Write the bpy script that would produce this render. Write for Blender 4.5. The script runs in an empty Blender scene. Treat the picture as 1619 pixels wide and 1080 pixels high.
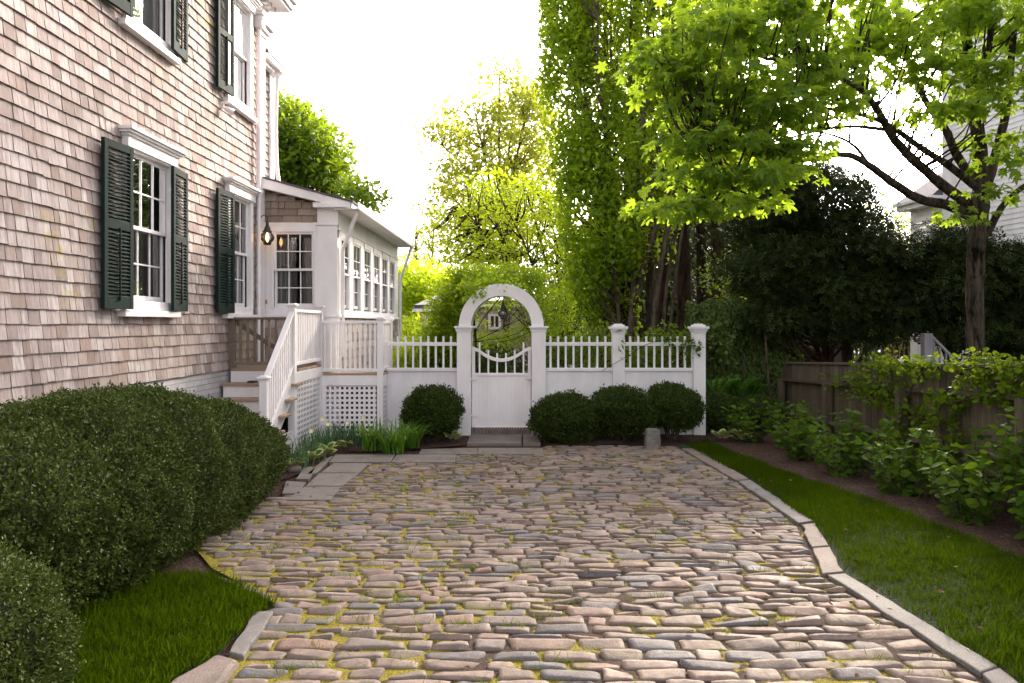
import bpy, bmesh, math, random
import numpy as np
from mathutils import Vector
random.seed(7); RG = np.random.default_rng(7)
sc = bpy.context.scene
COL = sc.collection
R = math.radians
# ------------------------------------------------------------------ camera, sky, sun, exposure
EYE, F = 1.70, 1200.0
cam_d = bpy.data.cameras.new('camera'); cam = bpy.data.objects.new('camera', cam_d); COL.objects.link(cam)
cam.location = (0, 0, EYE); cam.rotation_euler = (R(90), 0, 0)
cam_d.sensor_width = 36; cam_d.lens = 36 * F / 1619
cam_d.shift_x = -17.5 / 1619; cam_d.shift_y = -28 / 1619
cam_d.clip_start = 0.05; cam_d.clip_end = 2000
sc.camera = cam
SUN_AZ, SUN_EL = 27.0, 25.0            # degrees to the right of the view direction, above the horizon
w = bpy.data.worlds.new('World'); sc.world = w; w.use_nodes = True
nt = w.node_tree; nt.nodes.clear()
sky = nt.nodes.new('ShaderNodeTexSky'); sky.sky_type = 'NISHITA'; sky.sun_disc = False
sky.sun_elevation = R(SUN_EL); sky.sun_rotation = R(SUN_AZ)
sky.air_density = 1.0; sky.dust_density = 5.0; sky.ozone_density = 1.0
hs = nt.nodes.new('ShaderNodeHueSaturation'); hs.inputs['Saturation'].default_value = 0.22
wb = nt.nodes.new('ShaderNodeMix'); wb.data_type = 'RGBA'; wb.blend_type = 'MULTIPLY'; wb.inputs[0].default_value = 1
wb.inputs[7].default_value = (1.0, 0.945, 0.955, 1)
bg = nt.nodes.new('ShaderNodeBackground'); bg.inputs['Strength'].default_value = 0.15
wo = nt.nodes.new('ShaderNodeOutputWorld')
nt.links.new(sky.outputs[0], hs.inputs['Color']); nt.links.new(hs.outputs[0], wb.inputs[6])
nt.links.new(wb.outputs[2], bg.inputs[0]); nt.links.new(bg.outputs[0], wo.inputs[0])
sd = bpy.data.lights.new('sun', 'SUN'); sd.energy = 2.5; sd.angle = R(13.0); sd.color = (1.0, 0.86, 0.68)
sun = bpy.data.objects.new('sun', sd); COL.objects.link(sun)
a, e = R(SUN_AZ), R(SUN_EL)
sun.rotation_euler = Vector((math.sin(a) * math.cos(e), math.cos(a) * math.cos(e), math.sin(e))).to_track_quat('Z', 'Y').to_euler()
sc.view_settings.view_transform = 'Standard'; sc.view_settings.look = 'None'
sc.view_settings.gamma = 1; sc.view_settings.use_curve_mapping = False
sc.view_settings.exposure = 2.3
sc.cycles.max_bounces = 8; sc.cycles.transparent_max_bounces = 12
sc.cycles.use_denoising = True

def P(px, py, Y): return Vector(((px - 827) * Y / F, Y, EYE - (py - 512) * Y / F))
def G(px, py, z=0.0):
    Y = F * (EYE - z) / (py - 512); return Vector(((px - 827) * Y / F, Y, z))

# ------------------------------------------------------------------ materials
def mat(name):
    m = bpy.data.materials.new(name); m.use_nodes = True
    return m, m.node_tree, m.node_tree.nodes['Principled BSDF']
def ramp(t, fac, stops):
    r = t.nodes.new('ShaderNodeValToRGB'); r.color_ramp.elements.remove(r.color_ramp.elements[1])
    for i, (p, c) in enumerate(stops):
        el = r.color_ramp.elements[0] if i == 0 else r.color_ramp.elements.new(p)
        el.position = p; el.color = (*c, 1)
    t.links.new(fac, r.inputs[0]); return r.outputs[0]
def coords(t, scale=(1, 1, 1)):
    c = t.nodes.new('ShaderNodeTexCoord'); m = t.nodes.new('ShaderNodeMapping'); m.inputs['Scale'].default_value = scale
    t.links.new(c.outputs['Object'], m.inputs[0]); return m.outputs[0]
def noise(t, scale, detail=4, rough=.55, vec=None, out='Fac'):
    n = t.nodes.new('ShaderNodeTexNoise'); n.inputs['Scale'].default_value = scale
    n.inputs['Detail'].default_value = detail; n.inputs['Roughness'].default_value = rough
    if vec is None: vec = coords(t)
    t.links.new(vec, n.inputs['Vector']); return n.outputs[out]
def mix(t, fac, c1, c2, mode='MIX'):
    m = t.nodes.new('ShaderNodeMix'); m.data_type = 'RGBA'; m.blend_type = mode
    for s, v in ((m.inputs[0], fac), (m.inputs[6], c1), (m.inputs[7], c2)):
        if isinstance(v, (int, float)): s.default_value = v
        elif isinstance(v, tuple): s.default_value = (*v, 1)
        else: t.links.new(v, s)
    return m.outputs[2]
def maprange(t, v, a0, a1, b0=0, b1=1):
    m = t.nodes.new('ShaderNodeMapRange'); t.links.new(v, m.inputs[0])
    for i, x in enumerate((a0, a1, b0, b1)): m.inputs[1 + i].default_value = x
    return m.outputs[0]
def mth(t, op, a_, b_):
    m = t.nodes.new('ShaderNodeMath'); m.operation = op
    for i, v in enumerate((a_, b_)):
        if isinstance(v, (int, float)): m.inputs[i].default_value = v
        else: t.links.new(v, m.inputs[i])
    return m.outputs[0]
def bump(t, b, h, dist, strength=1.0):
    n = t.nodes.new('ShaderNodeBump'); n.inputs['Distance'].default_value = dist; n.inputs['Strength'].default_value = strength
    t.links.new(h, n.inputs['Height']); t.links.new(n.outputs[0], b.inputs['Normal'])
def attr(t, name='rnd'):
    n = t.nodes.new('ShaderNodeAttribute'); n.attribute_name = name; return n.outputs['Fac']

def m_paint(name, c, rough=.5, dirt=.12):
    m, t, b = mat(name)
    n = noise(t, 3.0, 6, .65, coords(t, (1, 1, .35))); n2 = noise(t, 60, 3)
    col = ramp(t, n, [(.35, tuple(x * (1 - dirt) for x in c)), (.62, c)])
    t.links.new(col, b.inputs['Base Color']); b.inputs['Roughness'].default_value = rough
    bump(t, b, n2, .0012, .5); return m
WHITE = m_paint('white_paint', (.84, .805, .81), .45)
WHITE2 = m_paint('white_paint_weathered', (.81, .785, .795), .55, .16)
GREEN = m_paint('shutter_paint', (.010, .024, .020), .8, .2); GREEN.node_tree.nodes['Principled BSDF'].inputs['Specular IOR Level'].default_value = .15
BRONZE = m_paint('dark_metal', (.02, .018, .016), .4, .2)
BRASS = m_paint('brass', (.45, .26, .06), .3, .2)
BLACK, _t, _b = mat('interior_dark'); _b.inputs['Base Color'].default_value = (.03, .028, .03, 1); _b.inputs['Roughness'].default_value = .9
CURT, _t, _b = mat('curtain_cloth'); _b.inputs['Base Color'].default_value = (.50, .46, .44, 1); _b.inputs['Roughness'].default_value = .9

SKY_SHEET, _t, _b = mat('reflected_sky_white'); _b.inputs['Base Color'].default_value = (.85, .83, .84, 1); _b.inputs['Roughness'].default_value = .9  # white that imitates sky reflected in the upper panes
def m_glass(name='window_glass', refl=1.7):
    m, t, b = mat(name); o = t.nodes['Material Output']; t.nodes.remove(b)
    tr = t.nodes.new('ShaderNodeBsdfTransparent'); tr.inputs[0].default_value = (.62, .64, .64, 1)
    gl = t.nodes.new('ShaderNodeBsdfGlossy'); gl.inputs['Roughness'].default_value = .01; gl.inputs[0].default_value = (.95, .95, .95, 1)
    fr = t.nodes.new('ShaderNodeFresnel'); fr.inputs[0].default_value = 1.6
    bp = t.nodes.new('ShaderNodeBump'); bp.inputs['Distance'].default_value = .004; bp.inputs['Strength'].default_value = .35
    t.links.new(noise(t, 4, 1), bp.inputs['Height']); t.links.new(bp.outputs[0], gl.inputs['Normal'])
    f2 = mth(t, 'MULTIPLY', fr.outputs[0], refl)
    mx = t.nodes.new('ShaderNodeMixShader'); t.links.new(f2, mx.inputs[0]); t.links.new(tr.outputs[0], mx.inputs[1]); t.links.new(gl.outputs[0], mx.inputs[2])
    t.links.new(mx.outputs[0], o.inputs[0]); return m
GLASS = m_glass(); GLASS_SIDE = m_glass('dim_reflection_glass', .75)  # sunroom side panes: same glass, with its sky reflection turned down

def m_shingle(name, stops, moss=True):
    m, t, b = mat(name)
    base = ramp(t, attr(t), stops)
    st = noise(t, 26, 6, .7, coords(t, (1, 1, .10)))
    col = mix(t, maprange(t, st, .40, .66, 0, .6), base, (.15, .11, .095), 'MIX')
    bl = noise(t, 1.6, 5, .6)
    col = mix(t, maprange(t, bl, .45, .7, 0, .35), col, (.30, .225, .19))
    if moss:
        mm = mth(t, 'MULTIPLY', maprange(t, noise(t, .9, 3, .6), .56, .64), maprange(t, noise(t, 14, 4, .7), .52, .6))
        col = mix(t, mth(t, 'MULTIPLY', mm, .6), col, (.42, .34, .045))
    t.links.new(col, b.inputs['Base Color']); b.inputs['Roughness'].default_value = .85
    b.inputs['Specular IOR Level'].default_value = .25
    bump(t, b, noise(t, 70, 5, .7, coords(t, (1, 1, .08))), .006, .8); return m
SHING = m_shingle('weathered_cedar', [(0, (.24, .19, .172)), (.2, (.34, .28, .265)), (.5, (.43, .37, .348)), (.75, (.50, .45, .43)), (.88, (.36, .28, .25)), (1, (.25, .19, .16))])
SHINGB = m_shingle('brown_cedar', [(0, (.20, .15, .115)), (.5, (.27, .21, .165)), (1, (.33, .27, .22))], False)

def m_wood(name, c1, c2, axis_scale, rough=.8):
    m, t, b = mat(name)
    n = noise(t, 9, 7, .7, coords(t, axis_scale))
    col = ramp(t, n, [(.3, c1), (.7, c2)])
    col = mix(t, maprange(t, attr(t), 0, 1, 0, .75), col, tuple(x * .6 for x in c1))
    t.links.new(col, b.inputs['Base Color']); b.inputs['Roughness'].default_value = rough
    bump(t, b, n, .004, .7); return m
FENCEW = m_wood('old_fence_board', (.055, .040, .024), (.20, .160, .105), (4, 4, .25))
DECKW = m_wood('deck_board', (.30, .20, .13), (.46, .34, .24), (.5, .5, 6))
GATEW = m_wood('bare_oak', (.16, .12, .085), (.28, .22, .165), (3, 3, .4))

def m_bark(name, c1, c2, sc_=14):
    m, t, b = mat(name)
    n = noise(t, sc_, 7, .72, coords(t, (1, 1, .22))); n2 = noise(t, 5, 4)
    col = mix(t, maprange(t, n2, .45, .65, 0, .5), ramp(t, n, [(.40, c1), (.60, c2)]), tuple((x + .01) * .9 for x in c2))
    t.links.new(col, b.inputs['Base Color']); b.inputs['Roughness'].default_value = .95; b.inputs['Specular IOR Level'].default_value = .1
    bump(t, b, n, .06, 1); return m
BARK = m_bark('maple_bark', (.006, .004, .002), (.095, .074, .052), 13)
BARKD = m_bark('dark_bark', (.02, .012, .008), (.07, .042, .028))
BARKL = m_bark('grey_bark', (.04, .03, .02), (.14, .11, .08))

def m_leaf(name, c1, c2, trans, tf=.45, rough=.45, spec=.4):
    m, t, b = mat(name); o = t.nodes['Material Output']
    a_ = attr(t)
    col = ramp(t, a_, [(0, c1), (1, c2)])
    t.links.new(col, b.inputs['Base Color']); b.inputs['Roughness'].default_value = rough
    b.inputs['Specular IOR Level'].default_value = spec
    tl = t.nodes.new('ShaderNodeBsdfTranslucent')
    tc = ramp(t, a_, [(0, tuple(x * .7 for x in trans)), (1, trans)])
    t.links.new(tc, tl.inputs[0])
    mx = t.nodes.new('ShaderNodeMixShader'); mx.inputs[0].default_value = tf
    t.links.new(b.outputs[0], mx.inputs[1]); t.links.new(tl.outputs[0], mx.inputs[2]); t.links.new(mx.outputs[0], o.inputs[0])
    return m
L_MAPLE = m_leaf('maple_leaf', (.045, .11, .010), (.13, .22, .022), (.42, .60, .03), .55, .5, .3)
L_OAK = m_leaf('columnar_leaf', (.050, .125, .007), (.19, .30, .014), (.58, .74, .02), .55)
L_YEL = m_leaf('yellow_green_leaf', (.20, .27, .012), (.36, .42, .02), (.64, .80, .02), .55)
L_SPARSE = m_leaf('young_leaf', (.16, .20, .025), (.28, .33, .05), (.62, .66, .06), .5)
L_GREEN = m_leaf('mid_green_leaf', (.035, .085, .005), (.085, .155, .010), (.30, .42, .016), .45)
L_DARK = m_leaf('evergreen_leaf', (.018, .028, .008), (.046, .068, .016), (.035, .06, .01), .12, .6, .12)
L_BOX = m_leaf('box_leaf', (.026, .040, .006), (.115, .145, .030), (.07, .12, .015), .18, .55, .16)
L_BOX2 = m_leaf('small_box_leaf', (.018, .032, .005), (.065, .095, .016), (.09, .14, .012), .2, .55, .15)
L_HYD = m_leaf('hydrangea_leaf', (.032, .080, .006), (.09, .16, .012), (.16, .27, .012), .32, .65, .08)
L_VINE = m_leaf('vine_leaf', (.055, .11, .007), (.13, .20, .012), (.26, .36, .014), .35, .65, .08)
L_IVY = m_leaf('ivy_leaf', (.036, .062, .010), (.095, .14, .024), (.12, .18, .02), .2, .5, .22)
L_GRASS = m_leaf('grass_blade', (.022, .032, .002), (.046, .082, .003), (.10, .17, .004), .38, 1.0, 0.0)
L_BLUE = m_leaf('bulb_leaf', (.045, .105, .045), (.10, .19, .085), (.14, .24, .07), .3, .5, .3)
L_LILY = m_leaf('daylily_leaf', (.045, .13, .012), (.11, .24, .02), (.22, .40, .02), .35, .5, .25)
L_CREAM = m_leaf('hosta_leaf_cream', (.42, .45, .16), (.62, .62, .30), (.4, .45, .12), .25, .5, .3)
L_CORE, _t, _b = mat('light_block_core'); _b.inputs['Base Color'].default_value = (.008, .012, .005, 1); _b.inputs['Roughness'].default_value = 1  # near-black colour of the light-blocking cores inside bushes
PETAL, _t, _b = mat('pale_petal'); _b.inputs['Base Color'].default_value = (.75, .70, .42, 1)

def m_stone(name):
    m, t, b = mat(name)
    base = ramp(t, attr(t), [(0, (.055, .056, .066)), (.12, (.095, .094, .105)), (.16, (.130, .098, .076)), (.40, (.190, .130, .096)), (.62, (.245, .178, .140)), (.76, (.205, .110, .070)), (.88, (.165, .128, .092)), (1, (.135, .072, .042))])
    f = noise(t, 160, 3, .7); g = noise(t, 11, 5, .65)
    col = mix(t, maprange(t, f, .4, .65, 0, .40), base, (.34, .29, .265))
    col = mix(t, maprange(t, g, .42, .62, 0, .65), col, (.12, .095, .085))
    sx = t.nodes.new('ShaderNodeSeparateXYZ'); t.links.new(coords(t), sx.inputs[0])
    gx = maprange(t, sx.outputs[0], -.4, -1.8); ms = mth(t, 'ADD', noise(t, 2.1, 3), mth(t, 'MULTIPLY', gx, .10))
    low = maprange(t, sx.outputs[2], .034, .024)
    mo = mth(t, 'MULTIPLY', maprange(t, mth(t, 'MULTIPLY', ms, 1), .52, .60), low)
    col = mix(t, mth(t, 'MULTIPLY', mo, .9), col, (.13, .12, .015))
    col = mix(t, mth(t, 'MULTIPLY', maprange(t, sx.outputs[2], .031, .022), .6), col, (.05, .032, .022))
    t.links.new(col, b.inputs['Base Color'])
    t.links.new(maprange(t, g, .3, .7, .62, .85), b.inputs['Roughness'])
    b.inputs['Specular IOR Level'].default_value = .35
    bump(t, b, mth(t, 'ADD', noise(t, 45, 5, .7), mth(t, 'MULTIPLY', g, 1.5)), .006, .8); return m
STONE = m_stone('worn_cobble')

def m_granite(name, c1, c2):
    m, t, b = mat(name)
    n = noise(t, 120, 3, .8); g = noise(t, 5, 5, .6)
    col = mix(t, maprange(t, g, .4, .65, 0, .5), ramp(t, n, [(.35, c1), (.62, c2)]), tuple(x * .6 for x in c1))
    t.links.new(col, b.inputs['Base Color']); b.inputs['Roughness'].default_value = .75
    bump(t, b, mth(t, 'ADD', n, noise(t, 20, 5)), .006, .8); return m
GRAN = m_granite('grey_granite', (.10, .092, .084), (.25, .23, .215))
GRANP = m_granite('pink_granite', (.13, .095, .08), (.25, .195, .17))
FLAG = m_granite('bluestone_flag', (.15, .122, .10), (.21, .178, .155))

def m_bed(name):
    m, t, b = mat(name)
    n = noise(t, 55, 5, .75)
    dirt = ramp(t, n, [(.3, (.014, .008, .005)), (.55, (.055, .032, .020)), (.72, (.15, .095, .06))])
    sx = t.nodes.new('ShaderNodeSeparateXYZ'); t.links.new(coords(t), sx.inputs[0])
    gx = maprange(t, sx.outputs[0], .2, -1.6); gy = maprange(t, sx.outputs[1], 10.5, 7.5)
    ms = mth(t, 'ADD', noise(t, 2.1, 3), mth(t, 'MULTIPLY', mth(t, 'MULTIPLY', gx, gy), .22))
    ms = mth(t, 'ADD', ms, mth(t, 'MULTIPLY', mth(t, 'SUBTRACT', noise(t, 22, 4, .7), .5), .35))
    mk = maprange(t, ms, .54, .58)
    col = mix(t, mk, dirt, ramp(t, noise(t, 90, 3), [(.35, (.09, .08, .005)), (.65, (.33, .26, .010))]))
    t.links.new(col, b.inputs['Base Color']); b.inputs['Roughness'].default_value = 1
    bump(t, b, n, .012, 1); return m
BED = m_bed('joint_soil_and_moss')
def m_mulch(name, c=(.055, .021, .011), c2=(.17, .075, .042), s=70):
    m, t, b = mat(name)
    v = t.nodes.new('ShaderNodeTexVoronoi'); v.inputs['Scale'].default_value = s
    t.links.new(coords(t, (1, 1, 1)), v.inputs['Vector'])
    n = noise(t, 30, 5, .7)
    sp = t.nodes.new('ShaderNodeSeparateColor'); t.links.new(v.outputs['Color'], sp.inputs[0])
    col = ramp(t, sp.outputs[0], [(0, tuple(x * .4 for x in c)), (.6, c), (1, c2)])
    col = mix(t, maprange(t, n, .4, .6, 0, .5), col, tuple(x * .4 for x in c))
    t.links.new(col, b.inputs['Base Color']); b.inputs['Roughness'].default_value = 1
    bump(t, b, mth(t, 'ADD', v.outputs['Distance'], n), .02, 1); return m
MULCH = m_mulch('bark_mulch')
SOILG = m_mulch('lawn_soil', (.014, .026, .006), (.03, .04, .01), 60)
GROUND = m_mulch('rough_ground', (.02, .035, .01), (.05, .07, .02), 6)
def m_brick(name, c, mortar, bw=.2, rh=.068):
    m, t, b = mat(name)
    v = t.nodes.new('ShaderNodeTexBrick'); c0 = t.nodes.new('ShaderNodeTexCoord'); sx = t.nodes.new('ShaderNodeSeparateXYZ'); cb = t.nodes.new('ShaderNodeCombineXYZ')
    t.links.new(c0.outputs['Object'], sx.inputs[0]); t.links.new(mth(t, 'ADD', sx.outputs[0], sx.outputs[1]), cb.inputs[0]); t.links.new(sx.outputs[2], cb.inputs[1])
    t.links.new(cb.outputs[0], v.inputs['Vector'])
    v.inputs['Scale'].default_value = 1; v.inputs['Brick Width'].default_value = bw; v.inputs['Row Height'].default_value = rh
    v.inputs['Mortar Size'].default_value = .006
    v.inputs['Color1'].default_value = (*c, 1); v.inputs['Color2'].default_value = (*[x * .85 for x in c], 1); v.inputs['Mortar'].default_value = (*mortar, 1)
    t.links.new(v.outputs[0], b.inputs['Base Color']); b.inputs['Roughness'].default_value = .8
    bump(t, b, v.outputs['Fac'], -.01, 1); return m
BRICKW = m_brick('whitewashed_brick', (.52, .50, .51), (.36, .35, .36))
ROOFM = m_brick('grey_roof_shingle', (.10, .085, .115), (.06, .052, .066), .25, .12)
COTT = m_brick('cottage_shingle', (.36, .31, .30), (.22, .19, .19), .15, .14)
FLAME, _t, _b = mat('lamp_bulb'); _b.inputs['Emission Color'].default_value = (1, .5, .15, 1); _b.inputs['Emission Strength'].default_value = 5

# ------------------------------------------------------------------ object helpers
def tag(o, label=None, cat=None, group=None, kind=None):
    if label: o['label'] = label
    if cat: o['category'] = cat
    if group: o['group'] = group
    if kind: o['kind'] = kind
    return o
def thing(name, label, cat, loc=(0, 0, 0), group=None):
    o = bpy.data.objects.new(name, None); o.empty_display_size = .2; COL.objects.link(o); o.location = loc
    return tag(o, label, cat, group)
def link(name, me, material, parent=None):
    o = bpy.data.objects.new(name, me)
    if material is not None: me.materials.append(material)
    COL.objects.link(o)
    if parent is not None:
        o.parent = parent
        p = Vector((0, 0, 0)); q = parent
        while q is not None: p += q.location; q = q.parent
        o.location = -p                      # vertices are given in world coordinates
    return o
def fast(verts, faces, rnd=None, smooth=False, name='mesh'):
    """verts (N,3); faces (M,k) or list of such arrays"""
    if not isinstance(faces, list): faces = [faces]
    faces = [np.asarray(f, dtype=np.int32) for f in faces if len(f)]
    me = bpy.data.meshes.new(name)
    verts = np.asarray(verts, dtype=np.float32)
    me.vertices.add(len(verts)); me.vertices.foreach_set('co', verts.ravel())
    nl = sum(f.size for f in faces); nf = sum(len(f) for f in faces)
    me.loops.add(nl); me.polygons.add(nf)
    me.loops.foreach_set('vertex_index', np.concatenate([f.ravel() for f in faces]))
    starts = []; s = 0
    for f in faces:
        starts.append(s + np.arange(len(f)) * f.shape[1]); s += f.size
    me.polygons.foreach_set('loop_start', np.concatenate(starts).astype(np.int32))
    me.polygons.foreach_set('use_smooth', np.full(nf, smooth))
    me.update(calc_edges=True); me.validate()
    if rnd is not None:
        at = me.attributes.new('rnd', 'FLOAT', 'POINT'); at.data.foreach_set('value', np.asarray(rnd, dtype=np.float32))
    return me
IDT = lambda u, z, w_: (u, w_, z)
class MB:
    """boxes in wall coordinates: u along the wall, z up, w outwards; T maps them into the world"""
    def __init__(s, T=IDT): s.T = T; s.v = []; s.f = []; s.r = []
    def pts(s, corners, faces, r=None):
        n = len(s.v); s.v += [s.T(*c) for c in corners]; s.f += [[n + i for i in f] for f in faces]
        s.r += [random.random() if r is None else r] * len(corners)
    def box(s, u0, u1, z0, z1, w0, w1, r=None):
        s.pts([(u0, z0, w0), (u1, z0, w0), (u1, z1, w0), (u0, z1, w0), (u0, z0, w1), (u1, z0, w1), (u1, z1, w1), (u0, z1, w1)],
              [(0, 1, 2, 3), (4, 7, 6, 5), (0, 4, 5, 1), (1, 5, 6, 2), (2, 6, 7, 3), (3, 7, 4, 0)], r)
    def hexa(s, c8, r=None): s.pts(c8, [(0, 1, 2, 3), (4, 7, 6, 5), (0, 4, 5, 1), (1, 5, 6, 2), (2, 6, 7, 3), (3, 7, 4, 0)], r)
    def prism(s, poly, w0, w1, r=None):      # polygon in (u,z) extruded along w
        n = len(poly)
        s.pts([(u, z, w0) for u, z in poly] + [(u, z, w1) for u, z in poly],
              [tuple(range(n)), tuple(range(2 * n - 1, n - 1, -1))] + [(i, i + n, (i + 1) % n + n, (i + 1) % n) for i in range(n)], r)
    def build(s, name, material, parent=None, bevel=0.0, smooth=False):
        me = bpy.data.meshes.new(name); me.from_pydata([tuple(p) for p in s.v], [], s.f)
        at = me.attributes.new('rnd', 'FLOAT', 'POINT'); at.data.foreach_set('value', s.r)
        bm = bmesh.new(); bm.from_mesh(me); bmesh.ops.recalc_face_normals(bm, faces=bm.faces); bm.to_mesh(me); bm.free()
        o = link(name, me, material, parent)
        if bevel:
            b = o.modifiers.new('bevel', 'BEVEL'); b.width = bevel; b.segments = 2; b.limit_method = 'ANGLE'
        if smooth:
            for p in me.polygons: p.use_smooth = True
        return o
def one(T, args, name, material, parent, bevel=0.003, r=None):
    m = MB(T); m.box(*args, r=r); return m.build(name, material, parent, bevel)
def tubes(paths, name, material, parent=None, sides=7, wob=0.0):
    """paths: list of (points, radii)"""
    V = []; Fq = []; base = 0; rn = []
    for pts, rad in paths:
        pts = np.array([tuple(p) for p in pts], float); rad = np.array(rad, float); n = len(pts)
        tan = np.gradient(pts, axis=0); tan /= np.linalg.norm(tan, axis=1)[:, None] + 1e-9
        ref = np.array([0, 0, 1.0]) if abs(tan[0][2]) < .8 else np.array([1.0, 0, 0])
        a1 = np.cross(tan, ref); a1 /= np.linalg.norm(a1, axis=1)[:, None] + 1e-9; b1 = np.cross(tan, a1)
        th = np.arange(sides) * 2 * np.pi / sides
        rr = rad[:, None] * (1 + wob * RG.normal(size=(n, sides)))
        ring = pts[:, None, :] + rr[..., None] * (a1[:, None, :] * np.cos(th)[None, :, None] + b1[:, None, :] * np.sin(th)[None, :, None])
        V.append(ring.reshape(-1, 3))
        i = np.arange(n - 1)[:, None] * sides; j = np.arange(sides)[None, :]; j2 = (j + 1) % sides
        Fq.append((base + np.stack([i + j, i + j2, i + j2 + sides, i + j + sides], -1)).reshape(-1, 4)); base += n * sides
        rn.append(np.full(n * sides, random.random()))
    me = fast(np.concatenate(V), [np.concatenate(Fq)], np.concatenate(rn), True, name)
    return link(name, me, material, parent)
def smooth_path(pts, k=6):
    pts = [Vector(p) for p in pts]; out = []
    for i in range(len(pts) - 1):
        p0 = pts[max(i - 1, 0)]; p1 = pts[i]; p2 = pts[i + 1]; p3 = pts[min(i + 2, len(pts) - 1)]
        for s in range(k):
            t = s / k
            out.append(.5 * ((2 * p1) + (p2 - p0) * t + (2 * p0 - 5 * p1 + 4 * p2 - p3) * t * t + (3 * p1 - p0 - 3 * p2 + p3) * t ** 3))
    return out + [pts[-1]]
def lerp_r(r0, r1, n): return list(np.linspace(r0, r1, n))
# ---- leaf templates: (x across, y along, z up) , unit length
def tmpl(kind):
    if kind == 'dia': return np.array([(0, 0, 0), (-.30, .45, .08), (0, 1, 0), (.30, .45, .08)]), [np.array([(0, 3, 2, 1)])]
    if kind == 'ovate':
        v = np.array([(0, 0, 0), (-.25, .18, .05), (-.36, .45, .07), (-.22, .75, .03), (0, 1, -.06), (.22, .75, .03), (.36, .45, .07), (.25, .18, .05), (0, .45, 0)])
        f = [(8, 0, 7), (8, 7, 6), (8, 6, 5), (8, 5, 4), (8, 4, 3), (8, 3, 2), (8, 2, 1), (8, 1, 0)]; return v, [np.array(f)]
    if kind == 'maple':
        ang = [(180, .05), (222, .42), (250, .34), (265, .66), (290, .42), (308, .78), (322, .72), (338, .48), (350, .80), (0, 1.0), (10, .80), (22, .48), (38, .72), (52, .78), (70, .42), (95, .66), (110, .34), (138, .42)]
        v = [(0, .30, 0)]
        for d, r_ in ang:
            x = math.sin(R(d)) * r_ * .72; y = .30 + math.cos(R(d)) * r_ * .70
            v.append((x, y, -.10 * r_ * r_ + (.05 if r_ < .5 else 0)))
        n = len(ang); f = [(0, 1 + i, 1 + (i + 1) % n) for i in range(n)]; return np.array(v), [np.array(f)]
    if kind == 'blade': return np.array([(-.035, 0, 0), (.035, 0, 0), (-.028, .5, .06), (.028, .5, .06), (0, 1, .28)]), [np.array([(0, 1, 3, 2)]), np.array([(2, 3, 4)])]
    if kind == 'round':
        v = [(0, .5, 0)] + [(.5 * math.sin(R(a_)), .5 - .5 * math.cos(R(a_)), .05) for a_ in range(0, 360, 45)]
        return np.array(v), [np.array([(0, 1 + i, 1 + (i + 1) % 8) for i in range(8)])]
    if kind == 'spray':   # a little twig of five leaflets
        vs = []; fs = []
        for k, (ox, oy, an, s) in enumerate([(0, .5, 0, .5), (0, .35, 55, .42), (0, .35, -55, .42), (0, .1, 70, .38), (0, .1, -70, .38)]):
            ca, sa = math.cos(R(an)), math.sin(R(an)); n = len(vs)
            for x, y in ((0, 0), (-.2, .5), (0, 1), (.2, .5)):
                X_ = x * s; Y_ = y * s; vs.append((ox + X_ * ca + Y_ * sa, oy - X_ * sa + Y_ * ca, .05 * k * s))
            fs.append((n, n + 3, n + 2, n + 1))
        return np.array(vs), [np.array(fs)]
def leaves(Pt, D, N, size, kind, name, material, parent=None, rnd=None):
    """Pt positions, D tip directions, N approximate normals"""
    v, fl = tmpl(kind); n = len(Pt)
    D = D / (np.linalg.norm(D, axis=1)[:, None] + 1e-9)
    X_ = np.cross(D, N); X_ /= np.linalg.norm(X_, axis=1)[:, None] + 1e-9
    Z_ = np.cross(X_, D)
    size = np.broadcast_to(size, (n,))
    W = Pt[:, None, :] + size[:, None, None] * (v[None, :, 0, None] * X_[:, None, :] + v[None, :, 1, None] * D[:, None, :] + v[None, :, 2, None] * Z_[:, None, :])
    k = len(v); off = (np.arange(n) * k)[:, None, None]
    faces = [(f[None] + off).reshape(-1, f.shape[1]) for f in fl]
    if rnd is None: rnd = RG.random(n)
    me = fast(W.reshape(-1, 3), faces, np.repeat(rnd, k), False, name)
    return link(name, me, material, parent)
def vnoise(p, s, seed=0):
    p = p * s; q = np.zeros(len(p)); r = np.random.default_rng(seed + 11)
    for k in range(7):
        d = r.normal(size=3); d /= np.linalg.norm(d); q += np.sin(p @ d * (1 + .45 * k) + r.random() * 6.28 + 1.3 * np.sin(p @ r.normal(size=3) * .7))
    return q / 4.0
def unit(n):
    d = RG.normal(size=(n, 3)); return d / np.linalg.norm(d, axis=1)[:, None]
def ball_pts(n, shell=.5):
    d = unit(n); r = RG.random(n) ** (1 / 3.0); r = shell * (1 - (1 - r) ** 2) ** .5 + (1 - shell) * r
    return d * np.clip(r, 0, 1)[:, None]
def cl_leaves(C, per, rad, size, kind, name, material, parent, flat=.5, droop=.25, jit=.6, sv=.3, outward=None, tone=.6):
    """leaves gathered in clusters round the centres C"""
    n = len(C) * per; idx = np.repeat(np.arange(len(C)), per)
    off = RG.normal(size=(n, 3)).clip(-1.9, 1.9) * rad * .55; off[:, 2] *= flat
    Pt = C[idx] + off
    D = off / (np.linalg.norm(off, axis=1)[:, None] + 1e-6) + RG.normal(size=(n, 3)) * jit; D[:, 2] -= droop
    N = np.tile(np.array([0, 0, 1.0]), (n, 1)) + RG.normal(size=(n, 3)) * .55
    rn = np.clip(tone * RG.random(len(C))[idx] + (1 - tone) * RG.random(n), 0, 1)
    return leaves(Pt, D, N, size * (1 + sv * RG.normal(size=n)).clip(.5, 1.6), kind, name, material, parent, rn)
def crown_centres(blobs):
    out = []
    for (c, r, n) in blobs: out.append(np.array(tuple(c)) + ball_pts(n, .55) * np.array(r))
    return np.concatenate(out)
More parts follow.
